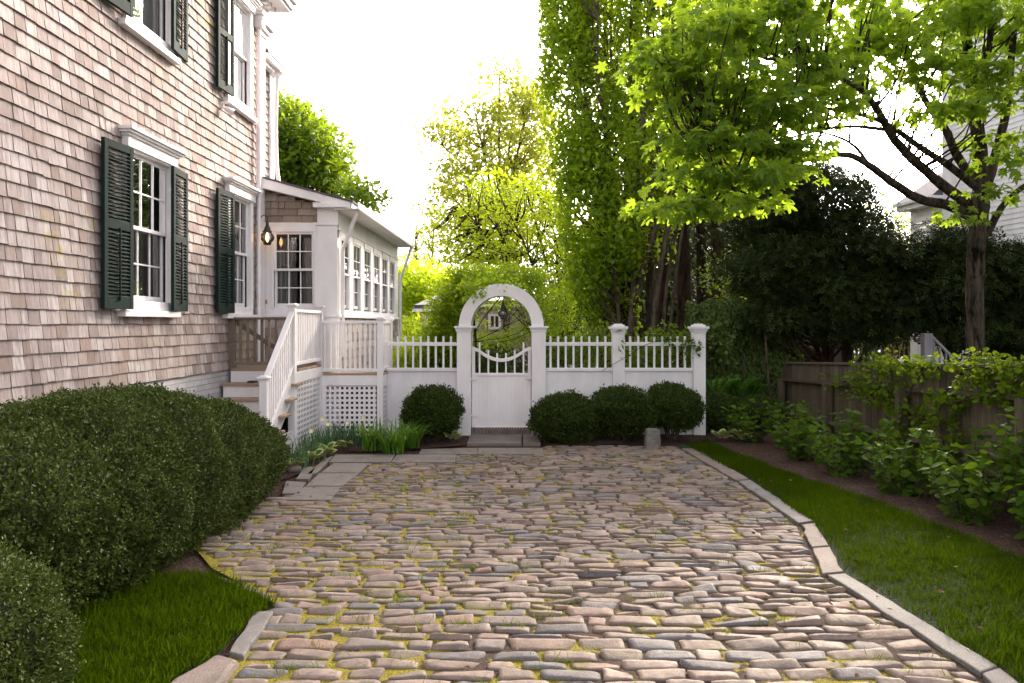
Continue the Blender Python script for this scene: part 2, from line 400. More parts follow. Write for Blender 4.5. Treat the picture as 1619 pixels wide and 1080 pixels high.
def pblob(px, py, Y, rx, ry, rY, n): s = Y / F; return (P(px, py, Y), (rx * s, rY, ry * s), n)
def twigs_to(C, axis_pts, frac, r0=.02, drop=.6):
    """curved limbs from the nearest lower trunk point to a share of the cluster centres"""
    A = np.array([tuple(p) for p in axis_pts]); out = []
    for c in C[RG.random(len(C)) < frac]:
        d = np.linalg.norm((A - c) * np.array([1, 1, .8]) + np.array([0, 0, drop]), axis=1); a0 = A[np.argmin(d)]
        L = np.linalg.norm(c - a0); mid = a0 * .5 + c * .5 + RG.normal(size=3) * .06 * L + np.array([0, 0, -.08 * L])
        pts = smooth_path([a0, mid, c], 3); out.append((pts, lerp_r(r0 * (.5 + .5 * min(L, 3) / 1.5), .004, len(pts))))
    return out
def tree(name, label, base, trunks, blobs, leaf, leafsize, per, rad, kind='dia', bark=BARKL, group=None, frac=.3, r0=.03, flat=.6, droop=.2, tone=.6, sides=6):
    t = thing(name, label, 'tree', base, group)
    C = crown_centres(blobs)
    axis = []; paths = []
    for pts, ra, rb in trunks:
        sp = smooth_path(pts, 5); axis += sp; paths.append((sp, lerp_r(ra, rb, len(sp))))
    ax_hi = axis
    tubes(paths + twigs_to(C, ax_hi, frac, r0), 'trunk', bark, t, sides, .04)
    cl_leaves(C, per, rad, leafsize, kind, 'crown', leaf, t, flat, droop, tone=tone)
    return t
# ================================================================== SETTING: ground, drive, lawns
def sheet(name, poly, z, material, res=.12, amp=0.0, kind='structure', crown=0.0):
    bm = bmesh.new(); vs = [bm.verts.new((x, y, z)) for x, y in poly]; f = bm.faces.new(vs)
    if f.normal.z < 0: f.normal_flip()
    x0 = min(p[0] for p in poly); x1 = max(p[0] for p in poly); y0 = min(p[1] for p in poly); y1 = max(p[1] for p in poly)
    for ax, lo, hi in ((0, x0, x1), (1, y0, y1)):
        k = lo + res
        while k < hi:
            co = (k, 0, 0) if ax == 0 else (0, k, 0); no = (1, 0, 0) if ax == 0 else (0, 1, 0)
            bmesh.ops.bisect_plane(bm, geom=bm.verts[:] + bm.edges[:] + bm.faces[:], plane_co=co, plane_no=no); k += res
    me = bpy.data.meshes.new(name); bm.to_mesh(me); bm.free()
    if amp:
        co = np.empty(len(me.vertices) * 3); me.vertices.foreach_get('co', co); co = co.reshape(-1, 3)
        co[:, 2] += amp * (vnoise(co, 3.1, 3) + .5 * vnoise(co, 9, 4)); me.vertices.foreach_set('co', co.ravel())
    for p in me.polygons: p.use_smooth = True
    o = link(name, me, material); tag(o, kind=kind); return o
g = link('ground', fast([(-300, -60, -.05), (300, -60, -.05), (300, 600, -.05), (-300, 600, -.05)], np.array([(0, 1, 2, 3)])), GROUND); tag(g, kind='structure')
tag(link('soil', fast([(-4.2, .8, .006), (6, .8, .006), (6, 14.6, .006), (-4.2, 14.6, .006)], np.array([(0, 1, 2, 3)])), MULCH), kind='structure')
CURB_IN = [(1.95, 1.2), (2.06, 2.6), (2.165, 3.6), (2.09, 4.3), (1.99, 5.02), (2.13, 5.6), (2.28, 6.28), (2.26, 7.98), (2.19, 9.0), (2.105, 10.1), (2.10, 10.4)]
def off_curb(d): return [(x + d, y) for x, y in CURB_IN]
LEFT_EDGE = [(-1.2, 1.2), (-1.33, 3.5), (-1.50, 4.05), (-1.50, 4.60), (-2.15, 5.2), (-2.55, 5.9), (-2.75, 6.6), (-2.75, 7.4), (-2.28, 7.38)]
# cobbles
def inpoly(x, y, poly):
    c = False; n = len(poly)
    for i in range(n):
        x1, y1 = poly[i]; x2, y2 = poly[(i + 1) % n]
        if (y1 > y) != (y2 > y) and x < (x2 - x1) * (y - y1) / (y2 - y1) + x1: c = not c
    return c
def xr(y):
    for (x0, y0), (x1, y1) in zip(CURB_IN, CURB_IN[1:]):
        if y0 <= y <= y1: return x0 + (x1 - x0) * (y - y0) / (y1 - y0)
    return CURB_IN[0][0] if y < 1.2 else CURB_IN[-1][0]
def xl(y):
    pts = [(-1.2, 1.2), (-1.33, 3.3), (-1.52, 4.0), (-1.52, 4.62), (-2.12, 5.2), (-2.6, 5.9), (-2.8, 6.8), (-2.8, 7.30), (-2.02, 7.38), (-1.78, 9.0), (-1.76, 9.3), (-1.3, 9.32), (-.76, 9.80), (-.70, 9.92), (.22, 10.02), (.24, 10.4), (.24, 10.9)]
    for (x0, y0), (x1, y1) in zip(pts, pts[1:]):
        if y0 <= y <= y1: return x0 + (x1 - x0) * (y - y0) / (y1 - y0 + 1e-6)
    return pts[0][0] if y < 1.2 else pts[-1][0]
bl = [(xl(v) - .01, v) for v in np.arange(1.2, 10.45, .25)]
sheet('driveway_bed', bl + [(2.1, 10.4)] + off_curb(.04)[::-1], .023, BED, .08, .003)
st = []
y = 1.6
while y < 10.30:
    d = random.choice([.085, .09, .10, .105, .115, .135])
    x = xl(y + d / 2) + random.uniform(.0, .08)
    lim = xr(y + d / 2) - .015
    while x < lim - .05:
        l = random.choice([.13, .17, .20, .22, .25, .28, .33]) * random.uniform(.92, 1.1)
        if x + l > lim - .07: l = lim - x
        st.append((x + l / 2, y + d / 2 + .007 * math.sin(x * 1.7 + y * .9), l / 2 - random.uniform(.002, .009), d / 2 * random.uniform(.90, 1.0) - .001)); x += l
    y += d
for k in range(11):     # a line of small edging cobbles beside the flags
    yy = 7.5 + k * .165; st.append((xl(yy) - .07, yy, .055, .07))
st += [(.155, 10.08, .06, .09), (.155, 9.9, .06, .08)]
nx, ny = 9, 7
s_, t_ = np.meshgrid(np.linspace(-1, 1, nx), np.linspace(-1, 1, ny)); s_ = s_.ravel(); t_ = t_.ravel()
ss = np.sin(s_ * np.pi / 2); tt = np.sin(t_ * np.pi / 2)
V = []; rn = []
for (cx, cy, hx, hy) in st:
    h = random.uniform(.030, .042); q = random.uniform(.02, .13); ex = random.choice([4, 6, 8])
    skew = random.uniform(-.10, .10); an = random.gauss(0, .025); tx, ty = random.gauss(0, .018), random.gauss(0, .03)
    X_ = ss * np.sqrt(1 - q * tt ** 2) * hx * (1 + skew * tt); Y_ = tt * np.sqrt(1 - q * ss ** 2) * hy * (1 + random.uniform(-.1, .1) * ss)
    ph = RG.random(4) * 6.28
    wv = np.sin(s_ * 2.6 + ph[0]) * np.sin(t_ * 2.2 + ph[1])
    Y_ = Y_ * (1 + .07 * np.sin(s_ * 3 + ph[2])); X_ = X_ * (1 + .04 * np.sin(t_ * 3 + ph[3]))
    Z_ = h * ((1 - np.abs(ss) ** (ex + 3)) * (1 - np.abs(tt) ** ex)).clip(0) ** .20 + .0035 * wv + tx * X_ / hx * .3 + ty * Y_ / hy * .3 + RG.normal(size=len(s_)) * .0013
    edge = (np.abs(s_) > .99) | (np.abs(t_) > .99); Z_[edge] = -.012
    cd = RG.normal(size=(4, 2)) * np.array([.0065, .0034]); b0, b1, b2, b3 = (1 - ss) * (1 - tt) / 4, (1 + ss) * (1 - tt) / 4, (1 + ss) * (1 + tt) / 4, (1 - ss) * (1 + tt) / 4
    X_ = X_ + b0 * cd[0, 0] + b1 * cd[1, 0] + b2 * cd[2, 0] + b3 * cd[3, 0]; Y_ = Y_ + b0 * cd[0, 1] + b1 * cd[1, 1] + b2 * cd[2, 1] + b3 * cd[3, 1]
    ca, sa = math.cos(an), math.sin(an)
    V.append(np.stack([cx + X_ * ca - Y_ * sa, cy + X_ * sa + Y_ * ca, Z_], -1)); rn += [random.random()] * len(s_)
i = np.arange(ny - 1)[:, None] * nx; j = np.arange(nx - 1)[None, :]
q4 = np.stack([i + j, i + j + 1, i + j + 1 + nx, i + j + nx], -1).reshape(-1, 4)
fc = (q4[None] + (np.arange(len(st)) * nx * ny)[:, None, None]).reshape(-1, 4)
tag(link('driveway', fast(np.concatenate(V), fc, rn, True), STONE), kind='structure')
# rough-cut slabs (kerbs and flags): bevelled prisms with a nibbled outline
def slab(name, quad, z0, z1, material, kind=None, bev=.008, jit=.006, seg=.12):
    pts = []
    for k in range(4):
        p, q = Vector(quad[k]), Vector(quad[(k + 1) % 4]); n = max(1, int((q - p).length / seg))
        for s in range(n):
            v = p.lerp(q, s / n)
            if s: v += Vector((random.gauss(0, jit), random.gauss(0, jit)))
            pts.append(v)
    m = MB(lambda u, z, w_: (u, z, w_)); m.prism([(v.x, v.y) for v in pts], z0, z1)
    o = m.build(name, material, None, bev); 
    if kind: tag(o, kind=kind)
    return o
def kerb(px4, z=.055, material=GRAN):
    q = [G(x, y, z) for x, y in px4]; return slab('kerb', [(v.x, v.y) for v in q], -.06, z, material, 'structure')
kerb([(1078, 709), (1103, 709), (1184, 757), (1164, 759)], .045, GRANP)
kerb([(1167, 760), (1186, 758), (1286, 823), (1262, 826)], .05, GRAN)
kerb([(1268, 829), (1289, 826), (1310, 862), (1284, 864)], .05, GRANP)
kerb([(1285, 866), (1312, 864), (1334, 903), (1300, 906)], .05, GRANP)
kerb([(1308, 908), (1336, 906), (1578, 1052), (1550, 1062)], .05, GRAN)
slab('kerb', [(2.17, 3.59), (2.29, 3.65), (2.10, 1.3), (1.96, 1.3)], -.06, .05, GRAN, 'structure')
kerb([(332, 905), (352, 915), (432, 951), (424, 938)], .045, GRANP)
kerb([(404, 966), (432, 965), (386, 1036), (362, 1030)], .05, GRAN)
# flags of the garden path
def flag(px4, z=.046, z0=-.04): q = [G(x, y, z) for x, y in px4]; return slab('path', [(v.x, v.y) for v in q], z0, z, FLAG, 'structure', .006, .003, .3)
flag([(527, 732), (584, 732), (569, 747), (507, 747)]); flag([(505, 748), (568, 748), (541, 768), (483, 768)])
flag([(482, 769), (540, 769), (524, 790), (452, 790)]); flag([(452, 760), (484, 762), (472, 780), (446, 780)])
flag([(530, 718.5), (625, 718.5), (617, 730.5), (520, 730.5)]); flag([(627, 718.5), (722, 718.5), (719, 730.5), (619, 730.5)])
flag([(666, 710), (755, 708), (755, 717.5), (662, 717.5)]); flag([(756, 708), (858, 708), (860, 717.5), (756, 717.5)])
flag([(513, 725), (528, 720), (500, 748), (484, 750)]); flag([(480, 738), (500, 738), (488, 757), (468, 757)])
slab('path', [(-.78, 10.5), (-.02, 10.5), (-.02, 11.34), (-.78, 11.34)], -.03, .05, FLAG, 'structure', .006, .003, .3)
slab('path', [(.0, 10.5), (.24, 10.5), (.24, 11.34), (.0, 11.34)], -.03, .052, FLAG, 'structure', .006, .003, .3)
mb = MB(lambda u, z, w_: (u, w_, z)); 
for k in range(22):
    mb.box(-.77 + k * .0425, -.77 + k * .0425 + .037, .0, .137, 11.36, 11.6)
tag(mb.build('doorstep', GRANP, None, .004), kind='structure')
# lawns and beds
MB_EDGE = [(2.6, 10.75), (2.8, 9.2), (3.05, 8.0), (3.3, 7.18), (3.4, 6.35), (3.47, 5.8), (3.53, 5.35), (3.6, 4.5), (3.7, 3.0), (3.7, 1.2)]
sheet('lawn', off_curb(.02)[::1] + MB_EDGE, .036, SOILG, .15, .006)
sheet('planting_bed', MB_EDGE[::-1] + [(2.3, 10.9), (.35, 10.35), (.3, 11.7), (3.2, 14.5), (6.2, 14.5), (6.2, 1.2)], .022, MULCH, .14, .012)
sheet('planting_bed', [(-3.9, 9.0), (-2.75, 7.55), (-2.35, 9.0), (-2.28, 9.95), (-1.4, 10.1), (-.8, 10.45), (-.8, 11.6), (-3.9, 11.6)], .024, MULCH, .12, .012)
LLAWN = [(-1.28, 1.0), (-1.55, 3.1), (-1.64, 3.5), (-1.54, 3.84), (-1.52, 4.36), (-1.47, 4.50), (-1.93, 4.93), (-2.12, 5.10), (-2.5, 5.0), (-2.9, 4.3), (-3.6, 3.0), (-3.6, 1.0)]
sheet('lawn', LLAWN, .03, SOILG, .15, .008)
sheet('planting_bed', [(-3.95, 1.0), (-3.6, 1.0), (-3.55, 3.2), (-2.6, 4.6), (-2.2, 5.15), (-2.7, 6.0), (-2.9, 7.3), (-2.75, 7.5), (-3.95, 9.2)], .02, MULCH, .14, .012)
def grass(poly_ok, box, n, h, name='grass'):
    x0, x1, y0, y1 = box; m = int(n * 1.0); X_ = RG.uniform(x0, x1, m); Y_ = RG.uniform(y0, y1, m)
    k = np.array([poly_ok(a_, b_) for a_, b_ in zip(X_, Y_)]); X_, Y_ = X_[k], Y_[k]; m = len(X_)
    Pt = np.stack([X_, Y_, np.full(m, .028)], -1)
    cl = vnoise(Pt, 2.5, 5); cl2 = vnoise(Pt, 11, 6)
    hh = h * (1 + .22 * cl + .2 * cl2 + .25 * RG.normal(size=m)).clip(.25, 2.2)
    D = np.stack([RG.normal(size=m) * .38 + .15 * cl2, RG.normal(size=m) * .38, np.ones(m)], -1)
    N = RG.normal(size=(m, 3)); N[:, 2] *= .2
    rnd = np.clip(.45 + .22 * cl + .25 * RG.normal(size=m), 0, 1)
    v, fl = tmpl('blade'); o = leaves(Pt, D, N, hh, 'blade', name, L_GRASS, None, rnd); tag(o, kind='stuff'); return o
RL = off_curb(.125) + MB_EDGE
def ok_r(x, y): return inpoly(x, y, RL) and random.random() < .3 + (x - xr(y) - .125) * 9 + .5 * math.sin(y * 2.1)
grass(ok_r, (1.8, 3.75, 2.2, 10.8), 150000, .055)
grass(lambda x, y: inpoly(x, y, LLAWN), (-3.6, -1.3, 2.6, 5.05), 62000, .062)
# tufts of grass and moss in the joints
Pt = []
for k in range(430):
    yy = random.uniform(3, 10.2); xx = random.uniform(xl(yy), xr(yy)); n = random.randint(5, 26); r_ = random.uniform(.01, .045)
    if xx > -.3 and random.random() < .5: continue
    for q in range(n): Pt.append((xx + random.gauss(0, r_ * 1.6), yy + random.gauss(0, r_ * .5), .02))
Pt = np.array(Pt); m = len(Pt)
o = leaves(Pt, np.stack([RG.normal(size=m) * .6, RG.normal(size=m) * .6, np.ones(m)], -1), RG.normal(size=(m, 3)), .05 * (1 + .3 * RG.normal(size=m)).clip(.4, 1.5), 'blade', 'grass_tufts', L_VINE, None)
tag(o, kind='stuff')

nl = 420; X_ = RG.uniform(-3.4, 4.4, nl); Y_l = RG.uniform(2.6, 11.2, nl); keep = (np.abs(X_ - .1) > 1.6) | (RG.random(nl) < .35); X_, Y_l = X_[keep], Y_l[keep]; nl = len(X_)
LITTER = m_leaf('dry_leaf', (.06, .03, .012), (.22, .13, .06), (.1, .06, .02), .1, .8, .1)
tag(leaves(np.stack([X_, Y_l, .055 + .02 * RG.random(nl)], -1), np.stack([RG.normal(size=nl), RG.normal(size=nl), RG.normal(size=nl) * .2], -1), np.tile([[0, 0, 1.0]], (nl, 1)) + .3 * RG.normal(size=(nl, 3)), .035 * (1 + .4 * RG.normal(size=nl)).clip(.4, 1.8), 'ovate', 'fallen_leaves', LITTER), kind='stuff')
# ================================================================== LEFT HOUSE
WX = -3.9
TH = lambda u, z, w_: (WX + w_, u, z)          # wall facing +X : u = Y
def shingles(T, u0, u1, z0, z1, holes, e=.135, wmin=.075, wmax=.19, topfn=None, name='shingle_wall', material=SHING, parent=None):
    m = MB(T); z = z0; 
    while z < z1:
        u = u0 - random.random() * .1
        while u < u1:
            wd = random.uniform(wmin, wmax); a0, a1 = max(u, u0), min(u + wd - random.uniform(.003, .010), u1); u += wd
            if a1 - a0 < .01: continue
            zb = z + random.gauss(0, .0025); zt = min(z + e + .015, z1); zc = zb
            if topfn:
                tp = topfn((a0 + a1) / 2)
                if zb > tp: continue
                zt = min(zt, tp)
            skip = False
            for (hu0, hu1, hz0, hz1) in holes:
                if a1 > hu0 and a0 < hu1 and zt > hz0 and zb < hz1:
                    if a0 < hu0: a1 = min(a1, hu0)
                    elif a1 > hu1: a0 = max(a0, hu1)
                    elif zb < hz0: zt = hz0
                    elif zt > hz1: zc = hz1
                    else: skip = True
            if skip or a1 - a0 < .008 or zt - zc < .01: continue
            tb = .020 + random.gauss(0, .002); r_ = random.random()
            m.hexa([(a0, zc, -.01), (a1, zc, -.01), (a1, zt, -.01), (a0, zt, -.01), (a0, zc, tb), (a1, zc, tb * random.uniform(.85, 1.1)), (a1, zt, .002), (a0, zt, .002)], r_)
        z += e
    return m.build(name, material, parent)
def holed_wall(T, u0, u1, z0, z1, holes, w0, w1, name, material, parent):
    us = sorted({u0, u1, *[h[0] for h in holes], *[h[1] for h in holes]}); m = MB(T)
    for a0, a1 in zip(us, us[1:]):
        zs = [(z0, z1)]
        for h in holes:
            if h[0] <= a0 and h[1] >= a1:
                nz = []
                for b0, b1 in zs:
                    if h[2] > b0: nz.append((b0, min(b1, h[2])))
                    if h[3] < b1: nz.append((max(b0, h[3]), b1))
                zs = nz
        for b0, b1 in zs:
            if b1 > b0: m.box(a0, a1, b0, b1, w0, w1)
    return m.build(name, material, parent)
house = thing('shingled_house', 'weathered cedar shingled house with green louvred shutters on the left', 'house', (-4.5, 7, 0))
W1 = [(7.48, 8.30), (10.02, 10.74)]
zl0, zl1, zu0, zu1 = 1.93, 3.41, 4.74, 6.10
holes = [(a0, a1, zl0, zl1) for a0, a1 in W1] + [(7.48, 8.30, zu0, zu1), (10.02, 10.74, zu0, zu1)]
HB0, HB1 = 0.5, 11.06
holed_wall(TH, HB0, 11.38, 1.10, 6.6, holes, -.16, -.012, 'wall_sheathing', BLACK, house)
shingles(TH, HB0, HB1, 1.10, 6.45, [(h[0] - .02, h[1] + .02, h[2] - .02, h[3] + .02) for h in holes], e=.12, wmin=.07, wmax=.18, parent=house)
one(TH, (HB0, 11.40, -.05, 1.098, -.2, -.004), 'foundation', BRICKW, house, 0)
m = MB(TH); m.box(-2, 11.40, 0, 6.6, -5.0, -4.9); m.box(-2, 11.4, 6.5, 6.6, -4.9, -.2); m.box(-2, 11.4, 1.0, 1.05, -4.9, -.2); m.build('back_wall', BLACK, house)
m = MB(TH); m.box(11.06, 11.37, 1.0, 6.2, -.16, .035); m.build('corner_board', WHITE, house, .004)
m = MB(TH); m.box(11.03, 11.41, 5.96, 6.02, -.1, .06); m.box(11.0, 11.45, 6.02, 6.09, -.1, .10); m.box(10.96, 11.5, 6.09, 6.15, -.1, .15); m.build('capital', WHITE, house, .004)
m = MB(TH); m.box(HB0, 11.5, 6.32, 6.46, -.05, .06); m.box(HB0, 11.62, 6.46, 6.50, -.05, .34); m.box(HB0, 11.66, 6.50, 6.60, -.05, .38); m.box(HB0, 11.70, 6.60, 6.68, -.05, .43)
for k in range(60): m.box(11.4 - k * .16, 11.4 - k * .16 + .08, 6.40, 6.46, .06, .16)
m.build('eave', WHITE, house, .003)
m = MB(lambda u, z, w_: (w_, u, z)); m.prism([(HB0, 6.68), (11.72, 6.68), (11.72, 6.74), (HB0, 6.74)], -3.45, -3.5)
m = MB(TH); m.hexa([(HB0, 6.68, .44), (11.72, 6.68, .44), (11.72, 9.2, -3.4), (HB0, 9.2, -3.4), (HB0, 6.74, .44), (11.72, 6.74, .44), (11.72, 9.26, -3.4), (HB0, 9.26, -3.4)]); m.build('roof', ROOFM, house)
m = MB(lambda u, z, w_: (u, 11.38 + w_, z)); m.prism([(-8, 1), (WX - .01, 1), (WX - .01, 6.5), (-5.9, 8.1), (-8, 6.5)], -.02, .02); m.build('end_wall', WHITE2, house)
# wing beyond the corner
m = MB(lambda u, z, w_: (-4.02 + w_, u, z)); shingles(m.T, 11.45, 12.0, 3.3, 5.75, [], e=.12, parent=house, name='wing_shingles')
m = MB(lambda u, z, w_: (-4.02 + w_, u, z)); m.box(11.42, 12.2, 3.2, 5.8, -1.2, -.012); m.box(11.98, 12.18, 3.2, 5.8, -.011, .03); m.build('wing_corner_board', WHITE, house, .003)
m = MB(lambda u, z, w_: (-4.02 + w_, u, z)); m.box(11.5, 12.25, 5.66, 5.72, -.2, .10); m.box(11.46, 12.3, 5.72, 5.80, -.2, .17); m.build('gutter', WHITE, house, .004)
m = MB(lambda u, z, w_: (-4.02 + w_, u, z)); m.hexa([(11.44, 5.80, .18), (12.32, 5.80, .18), (12.32, 6.9, -1.4), (11.44, 6.9, -1.4), (11.44, 5.84, .18), (12.32, 5.84, .18), (12.32, 6.94, -1.4), (11.44, 6.94, -1.4)]); m.build('wing_roof', ROOFM, house)
tubes([(smooth_path([(-3.87, 12.08, 5.7), (-3.92, 12.08, 5.5), (-3.94, 12.1, 4.6), (-3.90, 12.1, 3.98), (-3.8, 12.1, 3.9)], 4), [.032] * 17)], 'downspout', WHITE, house, 8)
tubes([([(-3.83, 11.0, 6.2), (-3.83, 11.0, 3.5), (-3.83, 11.0, 1.15)], [.028] * 3)], 'downspout', WHITE, house, 8)
m = MB(TH); m.box(10.94, 11.06, 5.98, 6.16, .02, .14); m.box(10.92, 11.08, 6.16, 6.22, .01, .16); m.build('leader_head', WHITE, house, .006)

def curtain_or_sky_sheet(T, u0, u1, z0, z1, w_, parent, cover=((0, .42), (.62, 1)), cmat=None):
    V = []; Fc = []; 
    for c0, c1 in cover:
        a0 = u0 + (u1 - u0) * c0; a1 = u0 + (u1 - u0) * c1; n = 40; b = len(V)
        for k in range(n + 1):
            u = a0 + (a1 - a0) * k / n; d = w_ + .02 * math.sin(k * 1.1) + .01 * math.sin(k * 2.3)
            V += [T(u, z0, d), T(u, z1, d)]
        Fc += [(b + 2 * k, b + 2 * k + 2, b + 2 * k + 3, b + 2 * k + 1) for k in range(n)]
    return link('curtain_or_sky_sheet', fast(V, np.array(Fc), None, True), cmat or CURT, parent)
def window(T, u0, u1, z0, z1, parent, rows_up=2, cols=3, rows_dn=2, muntin=True, casing=.10, sill=True, head=True, cover=((0, .47), (.56, 1)), name='window', cproj=.02, s=.036, mw=.008, cmat=None, glass=None):
    m = MB(T)
    m.box(u0 - casing, u0, z0 - .02, z1, -.03, .03 + cproj); m.box(u1, u1 + casing, z0 - .02, z1, -.03, .03 + cproj)
    m.box(u0 - casing, u1 + casing, z1, z1 + .10, -.03, .032 + cproj)
    f = m.build(name, WHITE, parent, .003)
    zm = (z0 + z1) / 2
    for (b0, b1, w_, rows) in ((z0, zm + .02, -.035, rows_dn), (zm - .02, z1, .0, rows_up)):
        m = MB(T); m.box(u0, u0 + s, b0, b1, w_ - .03, w_); m.box(u1 - s, u1, b0, b1, w_ - .03, w_)
        m.box(u0 + s, u1 - s, b0, b0 + s + (.02 if w_ < 0 else 0), w_ - .03, w_ - .001); m.box(u0 + s, u1 - s, b1 - s, b1, w_ - .03, w_ - .001)
        if muntin:
            for k in range(1, cols): uu = u0 + s + (u1 - u0 - 2 * s) * k / cols; m.box(uu - mw, uu + mw, b0 + s, b1 - s, w_ - .025, w_ - .004)
            for k in range(1, rows): zz = b0 + s + (b1 - b0 - 2 * s) * k / rows; m.box(u0 + s, u1 - s, zz - mw, zz + mw, w_ - .024, w_ - .005)
        m.build('sash', WHITE, f, .002)
        m = MB(T); m.pts([(u0 + s, b0 + s, w_ - .015), (u1 - s, b0 + s, w_ - .015), (u1 - s, b1 - s, w_ - .015), (u0 + s, b1 - s, w_ - .015)], [(0, 1, 2, 3)]); m.build('pane', glass or GLASS, f)
    if cover: curtain_or_sky_sheet(T, u0, u1, z0, z1, -.11, f, cover, cmat)
    if sill:
        m = MB(T); m.box(u0 - casing - .1, u1 + casing + .06, z0 - .16, z0 - .10, -.02, .09); m.box(u0 - casing, u1 + casing, z0 - .10, z0, -.03, .045); m.build('sill', WHITE, f, .004)
    if head:
        a0, a1 = u0 - casing - .02, u1 + casing + .02
        m = MB(T); m.box(a0, a1, z1 + .02, z1 + .15, .0, .055 + cproj); m.box(a0 - .02, a1 + .02, z1 + .12, z1 + .145, .0, .075 + cproj); m.box(a0 - .05, a1 + .05, z1 + .145, z1 + .17, .0, .10 + cproj); m.box(a0 - .07, a1 + .07, z1 + .17, z1 + .20, .0, .125 + cproj); m.build('cornice', WHITE, f, .004)
    return f
for (a0, a1) in W1:
    window(TH, a0, a1, zl0, zl1, house)
    window(TH, a0, a1, zu0, zu1, house, muntin=False, head=True, cover=((0, 1),), cmat=SKY_SHEET)  # full white sheet added behind the upper panes in place of reflected sky
def shutter(hinge, free, z0, z1, w_h, w_f, parent):
    n = 1; d = (free - hinge) / abs(free - hinge); L = abs(free - hinge); an = (w_f - w_h) / L
    T = lambda u, z, w_: TH(hinge + d * u, z, w_h + an * u + w_)
    m = MB(T); s = .055; t_h = .035
    m.box(0, s, z0, z1, 0, t_h); m.box(L - s, L, z0, z1, 0, t_h)
    zm = z0 + .50 * (z1 - z0)
    m.box(s, L - s, z0, z0 + .11, 0, t_h - .001); m.box(s, L - s, z1 - .075, z1, 0, t_h - .001); m.box(s, L - s, zm - .04, zm + .04, 0, t_h - .001)
    m.box(L / 2 - .008, L / 2 + .008, z0 + .08, zm - .02, t_h, t_h + .014)
    o = m.build('shutter', GREEN, parent, .003)
    m = MB(T)
    for b0, b1 in ((z0 + .11, zm - .04), (zm + .04, z1 - .075)):
        k = int((b1 - b0) / .034)
        for i_ in range(k):
            zc = b0 + (i_ + .5) * (b1 - b0) / k
            m.hexa([(s, zc + .011, .000), (L - s, zc + .011, .000), (L - s, zc + .017, .000), (s, zc + .017, .000), (s, zc - .018, .034), (L - s, zc - .018, .034), (L - s, zc - .012, .034), (s, zc - .012, .034)])
    m.build('slats', GREEN, o, 0)
for z0, z1 in ((1.84, 3.41), (4.68, 6.14)):
    shutter(7.38, 6.93, z0, z1, .08, .045, house); shutter(8.22, 8.66, z0, z1, .085, .045, house)
    shutter(9.97, 9.52, z0, z1, .08, .045, house)
# small spotlight on the wall
t = thing('wall_spotlight', 'small white spotlight fixed to the shingles between the upper windows', 'light', (-3.85, 9.8, 4.46))
tubes([([(-3.88, 9.78, 4.52), (-3.86, 9.78, 4.52)], [.045, .045])], 'base_plate', WHITE, t, 12)
tubes([([(-3.87, 9.78, 4.50), (-3.82, 9.8, 4.47), (-3.76, 9.84, 4.44), (-3.755, 9.842, 4.438)], [.012, .035, .045, .01])], 'lamp_head', WHITE, t, 12)

# ------------------------------------------------------------------ sunroom
SY, SX = 11.40, -2.79
TF = lambda u, z, w_: (u, SY - w_, z)          # facing the camera
TS = lambda u, z, w_: (SX + w_, u, z)          # facing +X
sun_r = thing('sunroom', 'white sunroom with a row of tall windows beside the shingled house', 'sunroom', (-3.3, 14, 0))
SE = 16.95
fw = (-3.74, -3.14, 1.95, 3.08)
# front: trim panels
m = MB(TF)
m.box(-3.92, fw[0], 1.83, 3.18, -.1, 0); m.box(fw[1], SX - .002, 1.83, 3.18, -.1, 0); m.box(fw[0], fw[1], 3.08, 3.18, -.1, 0); m.box(fw[0], fw[1], 1.83, 1.95, -.1, 0)
m.build('front_panel', WHITE, sun_r, .003)
one(TF, (-3.92, SX + .02, 3.18, 3.22, -.05, .02), 'upper_trim', WHITE, sun_r, .004); one(TF, (-3.92, SX + .035, 1.80, 1.845, -.05, .035), 'sill_trim', WHITE, sun_r, .004)
one(TF, (SX - .3, SX + .012, 3.22, 3.50, -.1, .012), 'upper_pilaster', WHITE, sun_r, .004); one(TF, (SX - .27, SX + .012, .0, 1.80, -.1, .012), 'lower_pilaster', WHITE, sun_r, .004)
rk = lambda u: 3.72 - (u + 3.9) * .295
shingles(TF, -3.9, SX - .30, 3.22, 3.85, [], topfn=rk, e=.105, wmin=.09, wmax=.3, parent=sun_r, material=SHINGB, name='gable_shingles')
m = MB(TF); m.prism([(-3.9, 3.0), (SX, 3.0), (SX, 3.44), (-3.9, 3.74)], -.09, -.012); m.build('gable_backing', BLACK, sun_r); one(TF, (-3.9, SX - .2, .9, 1.82, -.09, -.012), 'lower_backing', BLACK, sun_r, 0)
shingles(TF, -3.9, SX - .27, 1.10, 1.80, [], parent=sun_r, name='lower_shingles')
window(TF, *fw, sun_r, casing=.035, sill=False, head=False, cproj=-.01, cover=((0, .4), (.66, 1)))
